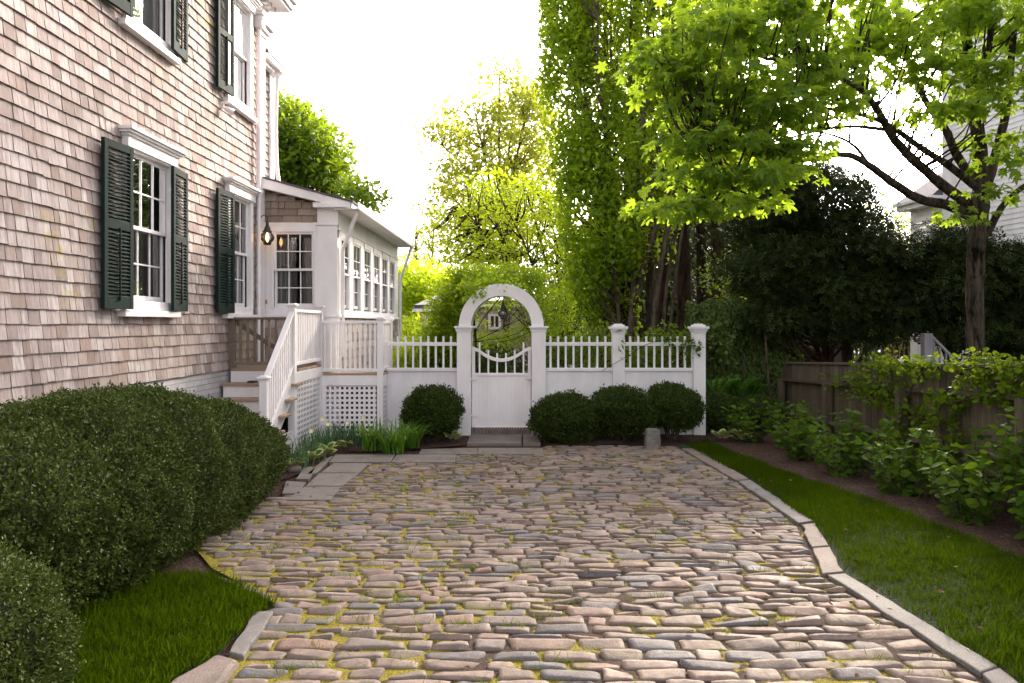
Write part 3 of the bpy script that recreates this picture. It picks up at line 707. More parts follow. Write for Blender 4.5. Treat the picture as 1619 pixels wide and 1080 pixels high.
# rake and roof
zt = lambda x: 3.87 - (x + 3.9) * .27
m = MB(TF)
m.hexa([(-3.9, zt(-3.9) - .15, -.05), (-2.56, zt(-2.56) - .11, -.05), (-2.56, zt(-2.56), -.05), (-3.9, zt(-3.9), -.05), (-3.9, zt(-3.9) - .15, .14), (-2.56, zt(-2.56) - .11, .14), (-2.56, zt(-2.56), .14), (-3.9, zt(-3.9), .14)])
m.box(SX - .31, SX + .1, 3.50, 3.53, .0, .08); m.box(SX - .33, SX + .2, 3.43, 3.50, .0, .15)
m.build('rake_board', WHITE, sun_r, .004)
m = MB(TF); z_ = lambda x, d: zt(x) + d
m.hexa([(-3.95, z_(-3.95, .003), -(SE - SY) - .1), (-2.52, z_(-2.52, .003), -(SE - SY) - .1), (-2.52, z_(-2.52, .028), -(SE - SY) - .1), (-3.95, z_(-3.95, .028), -(SE - SY) - .1), (-3.95, z_(-3.95, .003), .16), (-2.52, z_(-2.52, .003), .16), (-2.52, z_(-2.52, .028), .16), (-3.95, z_(-3.95, .028), .16)])
m.build('roof', ROOFM, sun_r)
m = MB(TS); m.box(SY - .1, SE, 3.40, 3.43, -.02, .25); m.box(SY - .1, SE, 3.43, 3.50, .2, .24); m.build('soffit', WHITE, sun_r, .003)
GW = MB(TS)
for (w0, w1, b0, b1) in ((.225, .235, 3.40, 3.50), (.235, .33, 3.40, 3.412), (.32, .335, 3.412, 3.505)): GW.box(SY - .15, SE + .05, b0, b1, w0 + .016, w1 + .016)
GW.build('gutter', WHITE, sun_r, .004)
swin = [(11.60 + .853 * k, 12.20 + .853 * k, 1.92, 3.04) for k in range(6)]
holed_wall(TS, SY + .003, SE, 1.80, 3.40, swin, -.1, 0, 'side_panel', WHITE, sun_r)
m = MB(TS); m.box(SY, SE, 3.12, 3.15, 0, .02); m.box(SY - .02, SE, 1.795, 1.84, .001, .04); m.box(SY - .03, SY + .12, .0, 1.795, -.1, .02)
m.box(SE - .15, SE, 0, 1.79, -.1, .02); m.build('side_trim', WHITE, sun_r, .003)
shingles(TS, SY + .12, SE - .15, .75, 1.79, [], parent=sun_r, name='side_shingles'); one(TS, (SY + .1, SE - .1, -.05, 1.8, -.12, -.012), 'side_backing', BLACK, sun_r, 0)
for (a0, a1, b0, b1) in swin:
    window(TS, a0 + .03, a1 - .03, b0 + .03, b1 - .02, sun_r, casing=.03, sill=False, head=False, cproj=-.02, cover=None, cols=2, s=.028, mw=.006, glass=GLASS_SIDE)
# interior box
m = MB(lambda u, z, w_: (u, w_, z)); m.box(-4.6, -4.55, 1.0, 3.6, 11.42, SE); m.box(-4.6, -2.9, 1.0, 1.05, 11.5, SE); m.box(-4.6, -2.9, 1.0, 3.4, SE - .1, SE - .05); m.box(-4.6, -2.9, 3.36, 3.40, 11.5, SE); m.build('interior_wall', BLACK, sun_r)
for yy in (11.32, SE - .02):
    tubes([(smooth_path([(-2.49, yy, 3.42), (-2.52, yy, 3.32), (-2.68, yy + .02, 2.86), (-2.735, yy + .03, 2.72), (-2.74, yy + .03, 2.2), (-2.74, yy + .03, .3)] if yy > 12 else [(-2.49, yy + .05, 3.42), (-2.53, yy + .1, 3.30), (-2.70, yy + .2, 2.92), (-2.745, yy + .24, 2.80), (-2.745, yy + .24, 2.2), (-2.745, yy + .24, 1.2)], 3), [.03] * 16)], 'downspout', WHITE, sun_r, 8)
# lit lantern
def lantern(loc, name, label, lit, hang=False, s=1.0):
    t = thing(name, label, 'lantern', loc); x, y_, z = loc
    if not hang:
        m = MB(lambda u, zz, w_: (x + u * s, y_ + w_ * s, z + zz * s)); m.box(-.135, -.115, -.10, .10, -.035, .035); m.build('bracket', BRONZE, t, .004)
        pts = smooth_path([(x - .12 * s, y_, z + .0), (x - .12 * s, y_, z + .20 * s), (x - .06 * s, y_, z + .29 * s), (x + .0, y_, z + .27 * s), (x, y_, z + .19 * s)], 5); tubes([(pts, [.007 * s] * len(pts))], 'arm', BRONZE, t, 6)
    else: tubes([([(x, y_, z + .48 * s), (x, y_, z + .18 * s)], [.005, .005])], 'arm', BRONZE, t, 6)
    def lathe(prof, nm, mt): return tubes([([(x, y_, z + zz * s) for r_, zz in prof], [max(r_, .001) * s for r_, zz in prof])], nm, mt, t, 16)
    lathe([(.012, .21), (.022, .17), (.018, .16), (.035, .12), (.052, .075), (.064, .07), (.064, .055)], 'cap', BRONZE)
    lathe([(.045, .055), (.082, .03), (.098, -.01), (.088, -.05), (.055, -.085)], 'glass_globe', GLASS)
    lathe([(.001, -.125), (.045, -.12), (.055, -.10), (.055, -.085), (.01, -.084)], 'base', BRONZE)
    if lit:
        lathe([(.004, -.08), (.018, -.05), (.022, -.02), (.016, .02), (.003, .045)], 'bulb', FLAME)
    return t
lantern((-3.74, 11.1, 2.98), 'wall_lantern', 'lit dark metal onion lantern on the white corner board by the sunroom', True, s=1.05)
o = one(TF, (-3.865, -3.84, 2.0, 2.06, 0, .02), 'door_latch', BRASS, None, .004)
tag(o, 'small brass latch plate on the white panel left of the sunroom window', 'latch')

# ------------------------------------------------------------------ steps and deck
dk = thing('porch_deck', 'white porch with lattice skirt, railings and wooden decking at the sunroom corner', 'porch', (-3.2, 10.8, 0))
ID = lambda u, z, w_: (u, w_, z)
m = MB(ID)
for k in range(10): m.box(-3.86, -2.96, 1.075, 1.105, 10.02 + k * .138, 10.02 + k * .138 + .133)
m.build('upper_boards', DECKW, dk, .003)
m = MB(ID); m.box(-2.96, -2.05, .945, .975, 11.16, 11.38); m.box(-2.70, -2.05, .945, .975, 11.385, 11.95); m.build('lower_boards', DECKW, dk, .003)
def lattice(T, u0, u1, z0, z1, parent):
    m = MB(T); p = .072
    u = u0
    while u < u1: m.box(u, min(u + .036, u1), z0, z1, -.003, 0); u += p
    z = z0 + .02
    while z < z1: m.box(u0, u1, z, min(z + .036, z1), -.007, -.004); z += p
    m.build('lattice_panel', WHITE, parent, 0)
TDX = lambda u, z, w_: (-2.96 + w_, u, z)
TLF = lambda u, z, w_: (u, 11.17 - w_, z)
TLS = lambda u, z, w_: (-2.06 + w_, u, z)
lattice(TDX, 9.86, 11.12, .03, .93, dk); lattice(TLF, -2.93, -2.16, .03, .78, dk); lattice(TLS, 11.2, 11.86, .03, .76, dk)
m = MB(TDX); m.box(9.82, 11.14, .93, 1.07, -.01, .012); m.box(9.82, 9.90, .0, 1.07, -.05, .016); m.box(11.06, 11.15, 0, .93, -.05, .010)
m.T = TLF; m.box(-2.96, -2.13, .79, .94, -.02, .012); m.box(-2.96, -2.90, 0, .79, -.02, .010); m.T = TLS; m.box(11.16, 11.9, .77, .94, -.02, .012); m.box(11.84, 11.9, 0, .78, -.02, .01)
m.build('fascia', WHITE, dk, .003)
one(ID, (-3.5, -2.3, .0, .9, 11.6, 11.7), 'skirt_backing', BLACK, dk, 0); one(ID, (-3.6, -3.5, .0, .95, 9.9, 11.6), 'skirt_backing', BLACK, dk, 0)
def newel(x, y_, z0, z1, parent, wd=.09, name='newel_post'):
    m = MB(ID); h = wd / 2; m.box(x - h, x + h, z0, z1 - .05, y_ - h, y_ + h); m.box(x - h - .008, x + h + .008, z1 - .055, z1 - .035, y_ - h - .008, y_ + h + .008)
    m.box(x - h - .022, x + h + .022, z1 - .035, z1 - .012, y_ - h - .022, y_ + h + .022); m.box(x - h, x + h, z1 - .012, z1, y_ - h, y_ + h); return m.build(name, WHITE, parent, .005)
newel(-2.99, 9.84, 0, 1.965, dk); newel(-2.99, 11.18, 0, 1.975, dk); newel(-2.10, 11.17, 0, 1.80, dk, .085); newel(-2.10, 11.93, 0, 1.79, dk, .085)
def rail_run(p0, p1, zt0, zt1, zb0, zb1, n, parent, bal=.032, brk=None):
    """railing between two plan points"""
    p0, p1 = Vector(p0), Vector(p1); L = (p1 - p0).length; d = (p1 - p0) / L; nrm = Vector((-d.y, d.x))
    T = lambda u, z, w_: (p0.x + d.x * u + nrm.x * w_, p0.y + d.y * u + nrm.y * w_, z)
    f = lambda a_, b_, u: a_ + (b_ - a_) * u / L
    m = MB(T)
    def bar(z0a, z0b, h, hw): m.hexa([(0, z0a - h, -hw), (L, z0b - h, -hw), (L, z0b, -hw), (0, z0a, -hw), (0, z0a - h, hw), (L, z0b - h, hw), (L, z0b, hw), (0, z0a, hw)])
    bar(zt0, zt1, .04, .035); bar(zb0, zb1, .045, .03); m.build('rail', WHITE, parent, .004)
    for k in range(n):
        u = L * (k + .5 + .0) / n; m = MB(T); h = bal / 2
        m.hexa([(u - h, f(zb0, zb1, u) - .01, -h), (u + h, f(zb0, zb1, u) - .01, -h), (u + h, f(zt0, zt1, u) - .03, -h), (u - h, f(zt0, zt1, u) - .03, -h),
                (u - h, f(zb0, zb1, u) - .01, h), (u + h, f(zb0, zb1, u) - .01, h), (u + h, f(zt0, zt1, u) - .03, h), (u - h, f(zt0, zt1, u) - .03, h)]); m.build('baluster', WHITE, parent, .002)
rail_run((-2.99, 9.89), (-2.99, 11.13), 1.89, 1.89, 1.20, 1.20, 15, dk)
rail_run((-2.95, 11.17), (-2.14, 11.17), 1.745, 1.745, 1.04, 1.04, 11, dk)
rail_run((-2.10, 11.22), (-2.10, 11.89), 1.745, 1.745, 1.04, 1.04, 8, dk)
sp = thing('porch_steps', 'white front steps with bare wood treads rising from behind the big hedge', 'steps', (-3.4, 9.3, 0))
for k in range(6):
    zt_ = 1.105 - .175 * k; yf = 10.02 - .25 * k
    if k: one(ID, (-3.88, -2.90, zt_ - .03, zt_, yf - .03, yf + .24), 'tread', DECKW, sp, .003)
    one(ID, (-3.86, -3.03, zt_ - .175, zt_ - .032, yf, yf + .02), 'riser', WHITE, sp, 0)
m = MB(TDX); m.prism([(9.85, 1.10), (9.85, .75), (8.72, -.02), (8.45, -.02), (8.45, .12)], -.06, -.02); m.build('stringer', WHITE, sp, .003)
lattice(lambda u, z, w_: (-2.99 + w_, u, z), 9.2, 9.8, .0, .32, sp)
newel(-2.99, 8.76, 0, 1.10, sp)
rail_run((-2.99, 8.80), (-2.99, 9.80), 1.06, 1.86, .40, 1.17, 12, sp)
gt = thing('porch_gate', 'bare wood slatted gate with diagonal brace across the top of the steps', 'gate', (-3.5, 10.05, 1.11))
m = MB(ID); m.box(-3.90, -3.80, 1.12, 1.79, 10.0, 10.06); m.box(-3.14, -3.08, 1.12, 1.77, 10.0, 10.06); m.box(-3.90, -3.06, 1.755, 1.785, 9.985, 10.07); m.box(-3.80, -3.14, 1.16, 1.20, 10.005, 10.05); m.build('gate_frame', GATEW, gt, .004)
for k in range(6): xx = -3.80 + .094 * (k + .75); one(ID, (xx - .018, xx + .018, 1.20, 1.755, 10.012, 10.04), 'gate_slat', GATEW, gt, .002)
m = MB(ID); m.hexa([(-3.79, 1.68, 10.045), (-3.15, 1.26, 10.045), (-3.15, 1.33, 10.045), (-3.79, 1.75, 10.045), (-3.79, 1.68, 10.07), (-3.15, 1.26, 10.07), (-3.15, 1.33, 10.07), (-3.79, 1.75, 10.07)]); m.build('diagonal_brace', GATEW, gt, .002)

# ================================================================== WHITE FENCE WITH ARCH
FY = 11.5
fence = thing('picket_fence', 'white panelled garden fence topped with short pickets and square capped posts', 'fence', (0, FY, 0))
def fsec(u0, u1, xs):
    m = MB(ID); k = u0
    while k < u1 - .01: m.box(k, min(k + .0600, u1), .10, .985, FY, FY + .03); k += .0605
    m.build('board_panel', WHITE2, fence, .002)
    m = MB(ID); m.box(u0, u1, .985, 1.03, FY - .035, FY + .06); m.build('middle_rail', WHITE2, fence, .003); m = MB(ID); m.box(u0, u1, .06, .16, FY - .025, FY - .001); m.box(u0, u1, -.02, .058, FY - .015, FY + .02); m.build('base_board', WHITE2, fence, .003)
    one(ID, (u0, u1, 1.365, 1.42, FY - .01, FY + .045), 'top_rail', WHITE2, fence, .006)
    for x in xs: one(ID, (x - .0155, x + .0155, 1.03, 1.51, FY - .002, FY + .029), 'picket', WHITE2, fence, .003)
fsec(-2.06, -.98, [(x - 827) * FY / F for x in (629, 641, 653, 665, 677, 689, 701, 713)])
fsec(.33, 1.36, [(x - 827) * FY / F for x in (870.4, 882.6, 894.5, 906.9, 919.4, 931.8, 944.5, 957.3)])
fsec(1.53, 2.57, [(x - 827) * FY / F for x in (996.5, 1009.3, 1022, 1034.6, 1047.2, 1059.5, 1071.4, 1083)])
def fpost(x):
    m = MB(ID); a_ = .092; yc = FY + .02
    m.box(x - a_, x + a_, -.03, 1.56, yc - a_, yc + a_)
    for k, (h, z0, z1) in enumerate(((.100, 1.56, 1.59), (.115, 1.59, 1.62), (.135, 1.62, 1.66), (.09, 1.66, 1.685), (.06, 1.685, 1.70))): m.box(x - h, x + h, z0, z1, yc - h, yc + h)
    return m.build('post', WHITE2, fence, .006)
fpost(1.443); fpost(2.66)
arch = thing('garden_arch', 'white round-topped arbour arch over the garden gate', 'arch', (-.33, 11.55, 0))
AX, AZ = -.326, 1.665; Y0, Y1 = 11.35, 11.85
for sx in (-1, 1):
    m = MB(ID); xc = AX + sx * .56; m.box(xc - .105, xc + .105, -.03, 1.60, Y0, Y1)
    for h, z0, z1 in ((.115, 1.58, 1.61), (.125, 1.61, 1.635), (.145, 1.635, 1.665)): m.box(xc - h, xc + h, z0, z1, Y0 - (h - .105), Y1 + h - .105)
    m.build('post', WHITE, arch, .005)
m = MB(ID); n = 40
for k in range(n):
    c = []
    for (rr, ang) in ((.635, k), (.635, k + 1), (.455, k + 1), (.455, k)):
        th = math.pi * ang / n; c.append((AX + rr * math.cos(th), AZ + rr * 1.0 * math.sin(th)))
    m.pts([(u, z, Y0 + .01) for u, z in c] + [(u, z, Y1 - .01) for u, z in c], [(0, 1, 2, 3), (7, 6, 5, 4), (0, 4, 5, 1), (2, 6, 7, 3)], .5)
m.build('arch_ring', WHITE, arch, 0)
gate = thing('garden_gate', 'white garden gate with a dipping top rail and pickets under the arch', 'gate', (AX, 11.5, .1))
m = MB(ID); GY = 11.48; k = AX - .40
while k < AX + .39: m.box(k, min(k + .0600, AX + .40), .14, .915, GY, GY + .03); k += .0605
m.build('board_panel', WHITE, gate, .002)
m = MB(ID); m.box(AX - .445, AX - .40, .10, 1.35, GY - .01, GY + .04); m.box(AX + .40, AX + .445, .10, 1.35, GY - .01, GY + .04)
m.box(AX - .40, AX + .40, .10, .145, GY - .02, GY + .04); m.box(AX - .40, AX + .40, .915, .955, GY - .02, GY + .04); m.build('gate_frame', WHITE, gate, .004)
sag = lambda u: 1.335 - .16 * math.cos(max(-1, min(1, (u - AX) / .36)) * math.pi / 2) ** .85 if abs(u - AX) < .36 else 1.335
m = MB(ID); N_ = 28
for k in range(N_):
    ua, ub = AX - .445 + .89 * k / N_, AX - .445 + .89 * (k + 1) / N_; za, zb = sag(ua), sag(ub)
    m.pts([(ua, za - .05, GY - .025), (ub, zb - .05, GY - .025), (ub, zb, GY - .025), (ua, za, GY - .025), (ua, za - .05, GY + .045), (ub, zb - .05, GY + .045), (ub, zb, GY + .045), (ua, za, GY + .045)], [(0, 1, 2, 3), (4, 7, 6, 5), (0, 4, 5, 1), (3, 2, 6, 7)], .5)
m.build('curved_rail', WHITE, gate)
for k in range(6):
    u = AX + (-2.5 + k) * .133; one(ID, (u - .013, u + .013, .95, sag(u) + (.11 if k in (0, 5) else .075), GY, GY + .026), 'picket', WHITE, gate, .002)
lantern((-.30, 11.50, 1.87), 'hanging_lantern', 'dark lantern hanging inside the top of the garden arch', False, True, .85)
m = MB(ID); m.box(AX + .395, AX + .455, .86, .90, GY - .045, GY - .02); m.box(AX + .37, AX + .40, .872, .888, GY - .06, GY - .045); m.build('latch', WHITE2, gate, .003)
for zz in (.30, .85): one(ID, (AX - .46, AX - .36, zz, zz + .035, GY - .034, GY - .021), 'hinge', WHITE2, gate, .002)
# granite block
m = MB(ID); m.hexa([(1.65, -.03, 10.2), (1.86, -.03, 10.22), (1.845, .275, 10.22), (1.665, .28, 10.21), (1.65, -.03, 10.4), (1.85, -.03, 10.4), (1.83, .27, 10.38), (1.67, .272, 10.38)])
o = m.build('granite_block', GRAN, None, 0)
bm = bmesh.new(); bm.from_mesh(o.data); bmesh.ops.bevel(bm, geom=bm.edges[:], offset=.012, segments=2, affect='EDGES'); bmesh.ops.subdivide_edges(bm, edges=bm.edges[:], cuts=5, use_grid_fill=True)
co = np.array([v.co[:] for v in bm.verts]); dn = vnoise(co, 30, 2) * .006 + vnoise(co, 90, 5) * .003
for v, d in zip(bm.verts, dn): v.co += v.normal * float(d)
bm.to_mesh(o.data); bm.free()
tag(o, 'short rough granite block standing at the back edge of the cobbles', 'stone block')
bm = bmesh.new(); bmesh.ops.create_icosphere(bm, subdivisions=3, radius=1)
for v in bm.verts: v.co = Vector((v.co.x * .085, v.co.y * .07, v.co.z * .055)) * (1 + .08 * math.sin(v.co.x * 3 + v.co.y * 4)); v.co += Vector((-2.58, 8.55, .06))
me = bpy.data.meshes.new('stone'); bm.to_mesh(me); bm.free()
for p in me.polygons: p.use_smooth = True
o = link('round_stone', me, GRANP); tag(o, 'smooth pale round stone beside the big hedge and flagstones', 'stone')
o = slab('flat_rock', [(-1.66, 3.25), (-1.36, 3.25), (-1.385, 3.72), (-1.54, 3.80)], -.03, .06, GRANP, None, .03, .012, .09)
tag(o, 'flat pinkish granite rock at the corner of the small left lawn', 'rock')
# ================================================================== SHRUBS
def dome(c, r, n, seed, lump=.07, p=2.6, lo=-.9):
    """points and normals on a lumpy super-ellipsoid"""
    d = unit(n * 2); d = d[d[:, 2] > lo][:n]
    q = d / (np.abs(d) ** p).sum(1)[:, None] ** (1 / p)
    k = 1 + .024 / min(r) * vnoise(d * np.array(r), 27, seed + 7) + .022 / min(r) * vnoise(d * np.array(r), 13, seed + 9) + lump * vnoise(d * np.array(r), 3.2 / max(.3, min(r)) ** .3, seed) + .5 * lump * vnoise(d * np.array(r), 9, seed + 1)
    Pt = np.array(c) + q * np.array(r) * k[:, None]; N = d / np.array(r); N /= np.linalg.norm(N, axis=1)[:, None]
    return Pt, N
def clipped_bush(name, label, cat, c, r, n, size, leaf, seed, group=None, base_z=.0, depth=.09, lump=.07, p=2.6, stems=10, core=.86, kind='dia', zcut=None, slope=None):
    t = thing(name, label, cat, (c[0], c[1], 0), group)
    Pt, N = dome(c, r, n, seed, lump, p)
    Pt = Pt - N * (RG.random(len(Pt)) ** 1.6 * depth)[:, None] + N * (np.maximum(0, RG.normal(size=len(Pt)) * .02))[:, None]
    if zcut is None: zcut = .02
    if slope: Pt[:, 2] *= 1 - slope[2] * np.clip((Pt[:, 1] - slope[0]) / (slope[1] - slope[0]), 0, 1)
    k = Pt[:, 2] > zcut + .05 * RG.random(len(Pt)); Pt, N = Pt[k], N[k]
    D = N * .55 + RG.normal(size=Pt.shape) * .55 + np.array([0, 0, .25]); Nn = N + RG.normal(size=Pt.shape) * .55
    g_ = vnoise(Pt, 6, seed + 3); rn = np.clip(.45 + .18 * g_ + .3 * RG.normal(size=len(Pt)), 0, 1)
    leaves(Pt, D, Nn, size * (1 + .25 * RG.normal(size=len(Pt))).clip(.5, 1.6), kind, 'foliage', leaf, t, rn)
    # dark hull added well inside the leaves to block light
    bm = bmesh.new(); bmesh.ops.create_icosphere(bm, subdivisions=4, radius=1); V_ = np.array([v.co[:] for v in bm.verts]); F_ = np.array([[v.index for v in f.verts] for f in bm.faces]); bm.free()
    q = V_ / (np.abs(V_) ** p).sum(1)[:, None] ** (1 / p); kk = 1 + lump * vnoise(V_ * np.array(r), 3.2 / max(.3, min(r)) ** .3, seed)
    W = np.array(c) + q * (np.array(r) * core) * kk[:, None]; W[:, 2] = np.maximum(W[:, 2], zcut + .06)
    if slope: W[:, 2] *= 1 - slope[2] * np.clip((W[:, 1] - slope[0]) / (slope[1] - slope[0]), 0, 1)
    link('light_block_core', fast(W, F_, None, True), L_CORE, t)
    ps = []
    for k in range(stems):
        a_ = k * 6.28 / stems + random.random(); e_ = Vector((c[0] + math.cos(a_) * r[0] * .6, c[1] + math.sin(a_) * r[1] * .6, c[2] * .9)); b_ = Vector((c[0] + math.cos(a_) * r[0] * .12, c[1] + math.sin(a_) * r[1] * .12, -.02))
        pts = smooth_path([b_, b_.lerp(e_, .5) + Vector((0, 0, .03)), e_], 3); ps.append((pts, lerp_r(.012, .005, len(pts))))
    tubes(ps, 'stem', BARKL, t, 5); return t
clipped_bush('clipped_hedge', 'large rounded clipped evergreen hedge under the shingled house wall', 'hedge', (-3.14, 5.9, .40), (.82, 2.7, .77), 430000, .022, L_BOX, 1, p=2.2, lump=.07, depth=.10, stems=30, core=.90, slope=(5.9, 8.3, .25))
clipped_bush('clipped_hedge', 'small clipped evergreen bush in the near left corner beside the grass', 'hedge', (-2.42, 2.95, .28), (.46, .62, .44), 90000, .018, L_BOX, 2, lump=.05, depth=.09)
BG = 'round clipped bushes in front of the white fence'
for (x, y_, rx, ry, z0, z1, sd_, lb) in ((-1.30, 10.85, .45, .42, .06, .80, 3, 'round clipped bush left of the garden gate'), (.60, 10.82, .47, .45, .03, .70, 4, 'round clipped bush just right of the garden gate'),
        (1.42, 10.95, .44, .42, .08, .77, 5, 'middle round bush of the three right of the gate, behind the granite block side'), (2.16, 11.0, .38, .38, .16, .80, 6, 'round clipped bush with bare stems showing, by the last fence post')):
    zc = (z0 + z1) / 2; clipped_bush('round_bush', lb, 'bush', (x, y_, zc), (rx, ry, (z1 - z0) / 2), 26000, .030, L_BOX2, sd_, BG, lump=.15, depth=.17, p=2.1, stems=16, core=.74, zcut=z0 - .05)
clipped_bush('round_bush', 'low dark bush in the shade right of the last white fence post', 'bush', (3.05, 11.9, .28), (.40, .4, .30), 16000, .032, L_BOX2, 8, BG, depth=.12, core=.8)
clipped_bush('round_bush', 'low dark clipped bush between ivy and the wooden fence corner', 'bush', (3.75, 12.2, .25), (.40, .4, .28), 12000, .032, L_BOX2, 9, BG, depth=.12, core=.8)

# leafy plants made of blades
def clump(name, label, cat, loc, n, h, wd, leaf, spread=.5, group=None, flowers=0, hk=.25, rad=.06, arch=False):
    t = thing(name, label, cat, loc, group); V = []; Fc = []; seg = 6; rn = []
    for k in range(n):
        a_ = random.random() * 6.28; L = h * random.uniform(.7, 1.15); sp_ = spread * random.uniform(.3, 1.2); bx = loc[0] + random.gauss(0, rad); by = loc[1] + random.gauss(0, rad)
        w_ = wd * random.uniform(.7, 1.2); ca, sa = math.cos(a_), math.sin(a_); b = len(V); r_ = random.random()
        for s in range(seg + 1):
            q = s / seg; x = L * sp_ * q ** 1.6 if not arch else L * (.25 + .6 * sp_) * q ** 1.15; z = L * (q - spread * .55 * q ** 3.2) if not arch else L * (1.05 * q - (.25 + .5 * sp_) * q ** 2.4); ww = w_ * (1 - q ** 3) * .5 + .0006
            for sg in (-1, 1): V.append((bx + ca * x - sa * ww * sg, by + sa * x + ca * ww * sg, loc[2] + z)); rn.append(r_)
        Fc += [(b + 2 * s, b + 2 * s + 1, b + 2 * s + 3, b + 2 * s + 2) for s in range(seg)]
    link('leaf_blades', fast(V, np.array(Fc), rn, True), leaf, t)
    for k in range(flowers):
        x, y_, z = loc[0] + random.gauss(0, .12), loc[1] + random.gauss(0, .08), loc[2] + h * random.uniform(.8, 1.0)
        an = np.arange(6) * 1.047; D = np.stack([np.cos(an), np.sin(an) * .4 - .6, np.sin(an)], -1)
        leaves(np.tile([[x, y_, z]], (6, 1)), D, np.tile([[0, -1, 0.2]], (6, 1)), .045, 'dia', 'flower', PETAL, t)
    return t
DG = 'strappy bulb clumps along the lattice'
for i_, (px, py, n, h, fl, lb) in enumerate(((470, 742, 60, .34, 0, 'strappy bulb clump nearest the big hedge'), (488, 728, 70, .38, 1, 'strappy bulb clump with pale flower below the stair newel'), (505, 716, 70, .38, 1, 'strappy bulb clump in front of the side lattice'),
        (522, 708, 70, .40, 1, 'strappy bulb clump at the lattice corner'), (545, 702, 60, .34, 1, 'strappy bulb clump in front of the front lattice'), (565, 704, 60, .36, 1, 'strappy bulb clump left of the daylily'))):
    q = G(px, py, .03); clump('bulb_clump', lb, 'flowering plant', (q.x, q.y + .05, .03), n, h, .012, L_BLUE, .35, DG, fl, rad=.10)
for px, py, lb in ((592, 712, 'green daylily clump left of the largest one'), (622, 716, 'bright green arching daylily clump beside the flagstones'), (645, 708, 'small daylily clump beside the round bush')):
    q = G(px, py, .03); clump('daylily', lb, 'plant', (q.x, q.y, .03), 70, .58, .020, L_LILY, .75, 'daylily clumps by the flagstones', rad=.06, arch=True)
def hosta(px, py, lb, s=1.0):
    q = G(px, py, .03); t = thing('hosta', lb, 'plant', (q.x, q.y, .03), 'cream variegated hostas'); n = 26
    a_ = RG.random(n) * 6.28; Pt = np.stack([q.x + np.cos(a_) * .05 * s, q.y + np.sin(a_) * .05 * s, .06 + RG.random(n) * .08 * s], -1)
    D = np.stack([np.cos(a_), np.sin(a_), .35 + .4 * RG.random(n)], -1); N = np.tile([[0, 0, 1.0]], (n, 1)) + .25 * RG.normal(size=(n, 3))
    leaves(Pt, D, N, .15 * s, 'ovate', 'leaf_margin', L_CREAM, t)
    Dn = D / np.linalg.norm(D, axis=1)[:, None]; leaves(Pt + np.array([0, 0, .004]) + Dn * .008, D, N, .105 * s, 'ovate', 'leaf_center', L_LILY, t)
for px, py, lb, s in ((462, 745, 'cream edged hosta next to the round stone', .8), (492, 732, 'cream edged hosta in front of the bulb clumps', .9), (512, 722, 'cream edged hosta between bulbs and flagstone kerb', .9), (540, 712, 'small cream edged hosta before the front lattice', .8),
        (716, 699, 'cream edged hosta below the bush left of the gate', .8), (1142, 697, 'pale edged hosta left one by the lawn tip', .95), (1172, 699, 'pale edged hosta right one by the lawn tip', .95)): hosta(px, py, lb, s)
def fern(x, y_, lb, h=.55):
    t = thing('fern', lb, 'fern', (x, y_, 0), 'ferns in the shade by the ivy'); Pt = []; D = []; st_ = []
    for k in range(14):
        a_ = k * .45 + random.random() * .3; c_ = [Vector((x + math.cos(a_) * h * .5 * q ** 1.4, y_ + math.sin(a_) * h * .5 * q ** 1.4, h * (q * 1.15 - .22 * q ** 3))) for q in np.linspace(0, 1, 16)]
        st_.append((c_, lerp_r(.004, .001, 16)))
        for s in range(3, 16):
            for sg in (-1, 1):
                for q in (0, .5): Pt.append(tuple(c_[s] if q == 0 else c_[s].lerp(c_[s - 1], .5))); D.append((-math.sin(a_) * sg + .2 * math.cos(a_), math.cos(a_) * sg + .2 * math.sin(a_), -.1))
    n = len(Pt); leaves(np.array(Pt), np.array(D), np.tile([[0, -.2, 1.0]], (n, 1)), .10, 'dia', 'fronds', L_LILY, t); tubes(st_, 'stem', L_LILY, t, 4)
fern(3.18, 12.7, 'bright fern close to the last fence post', .85); fern(3.55, 12.9, 'bright fern in front of the ivy', .85); fern(3.85, 13.2, 'bright fern nearest the wooden fence', .7)

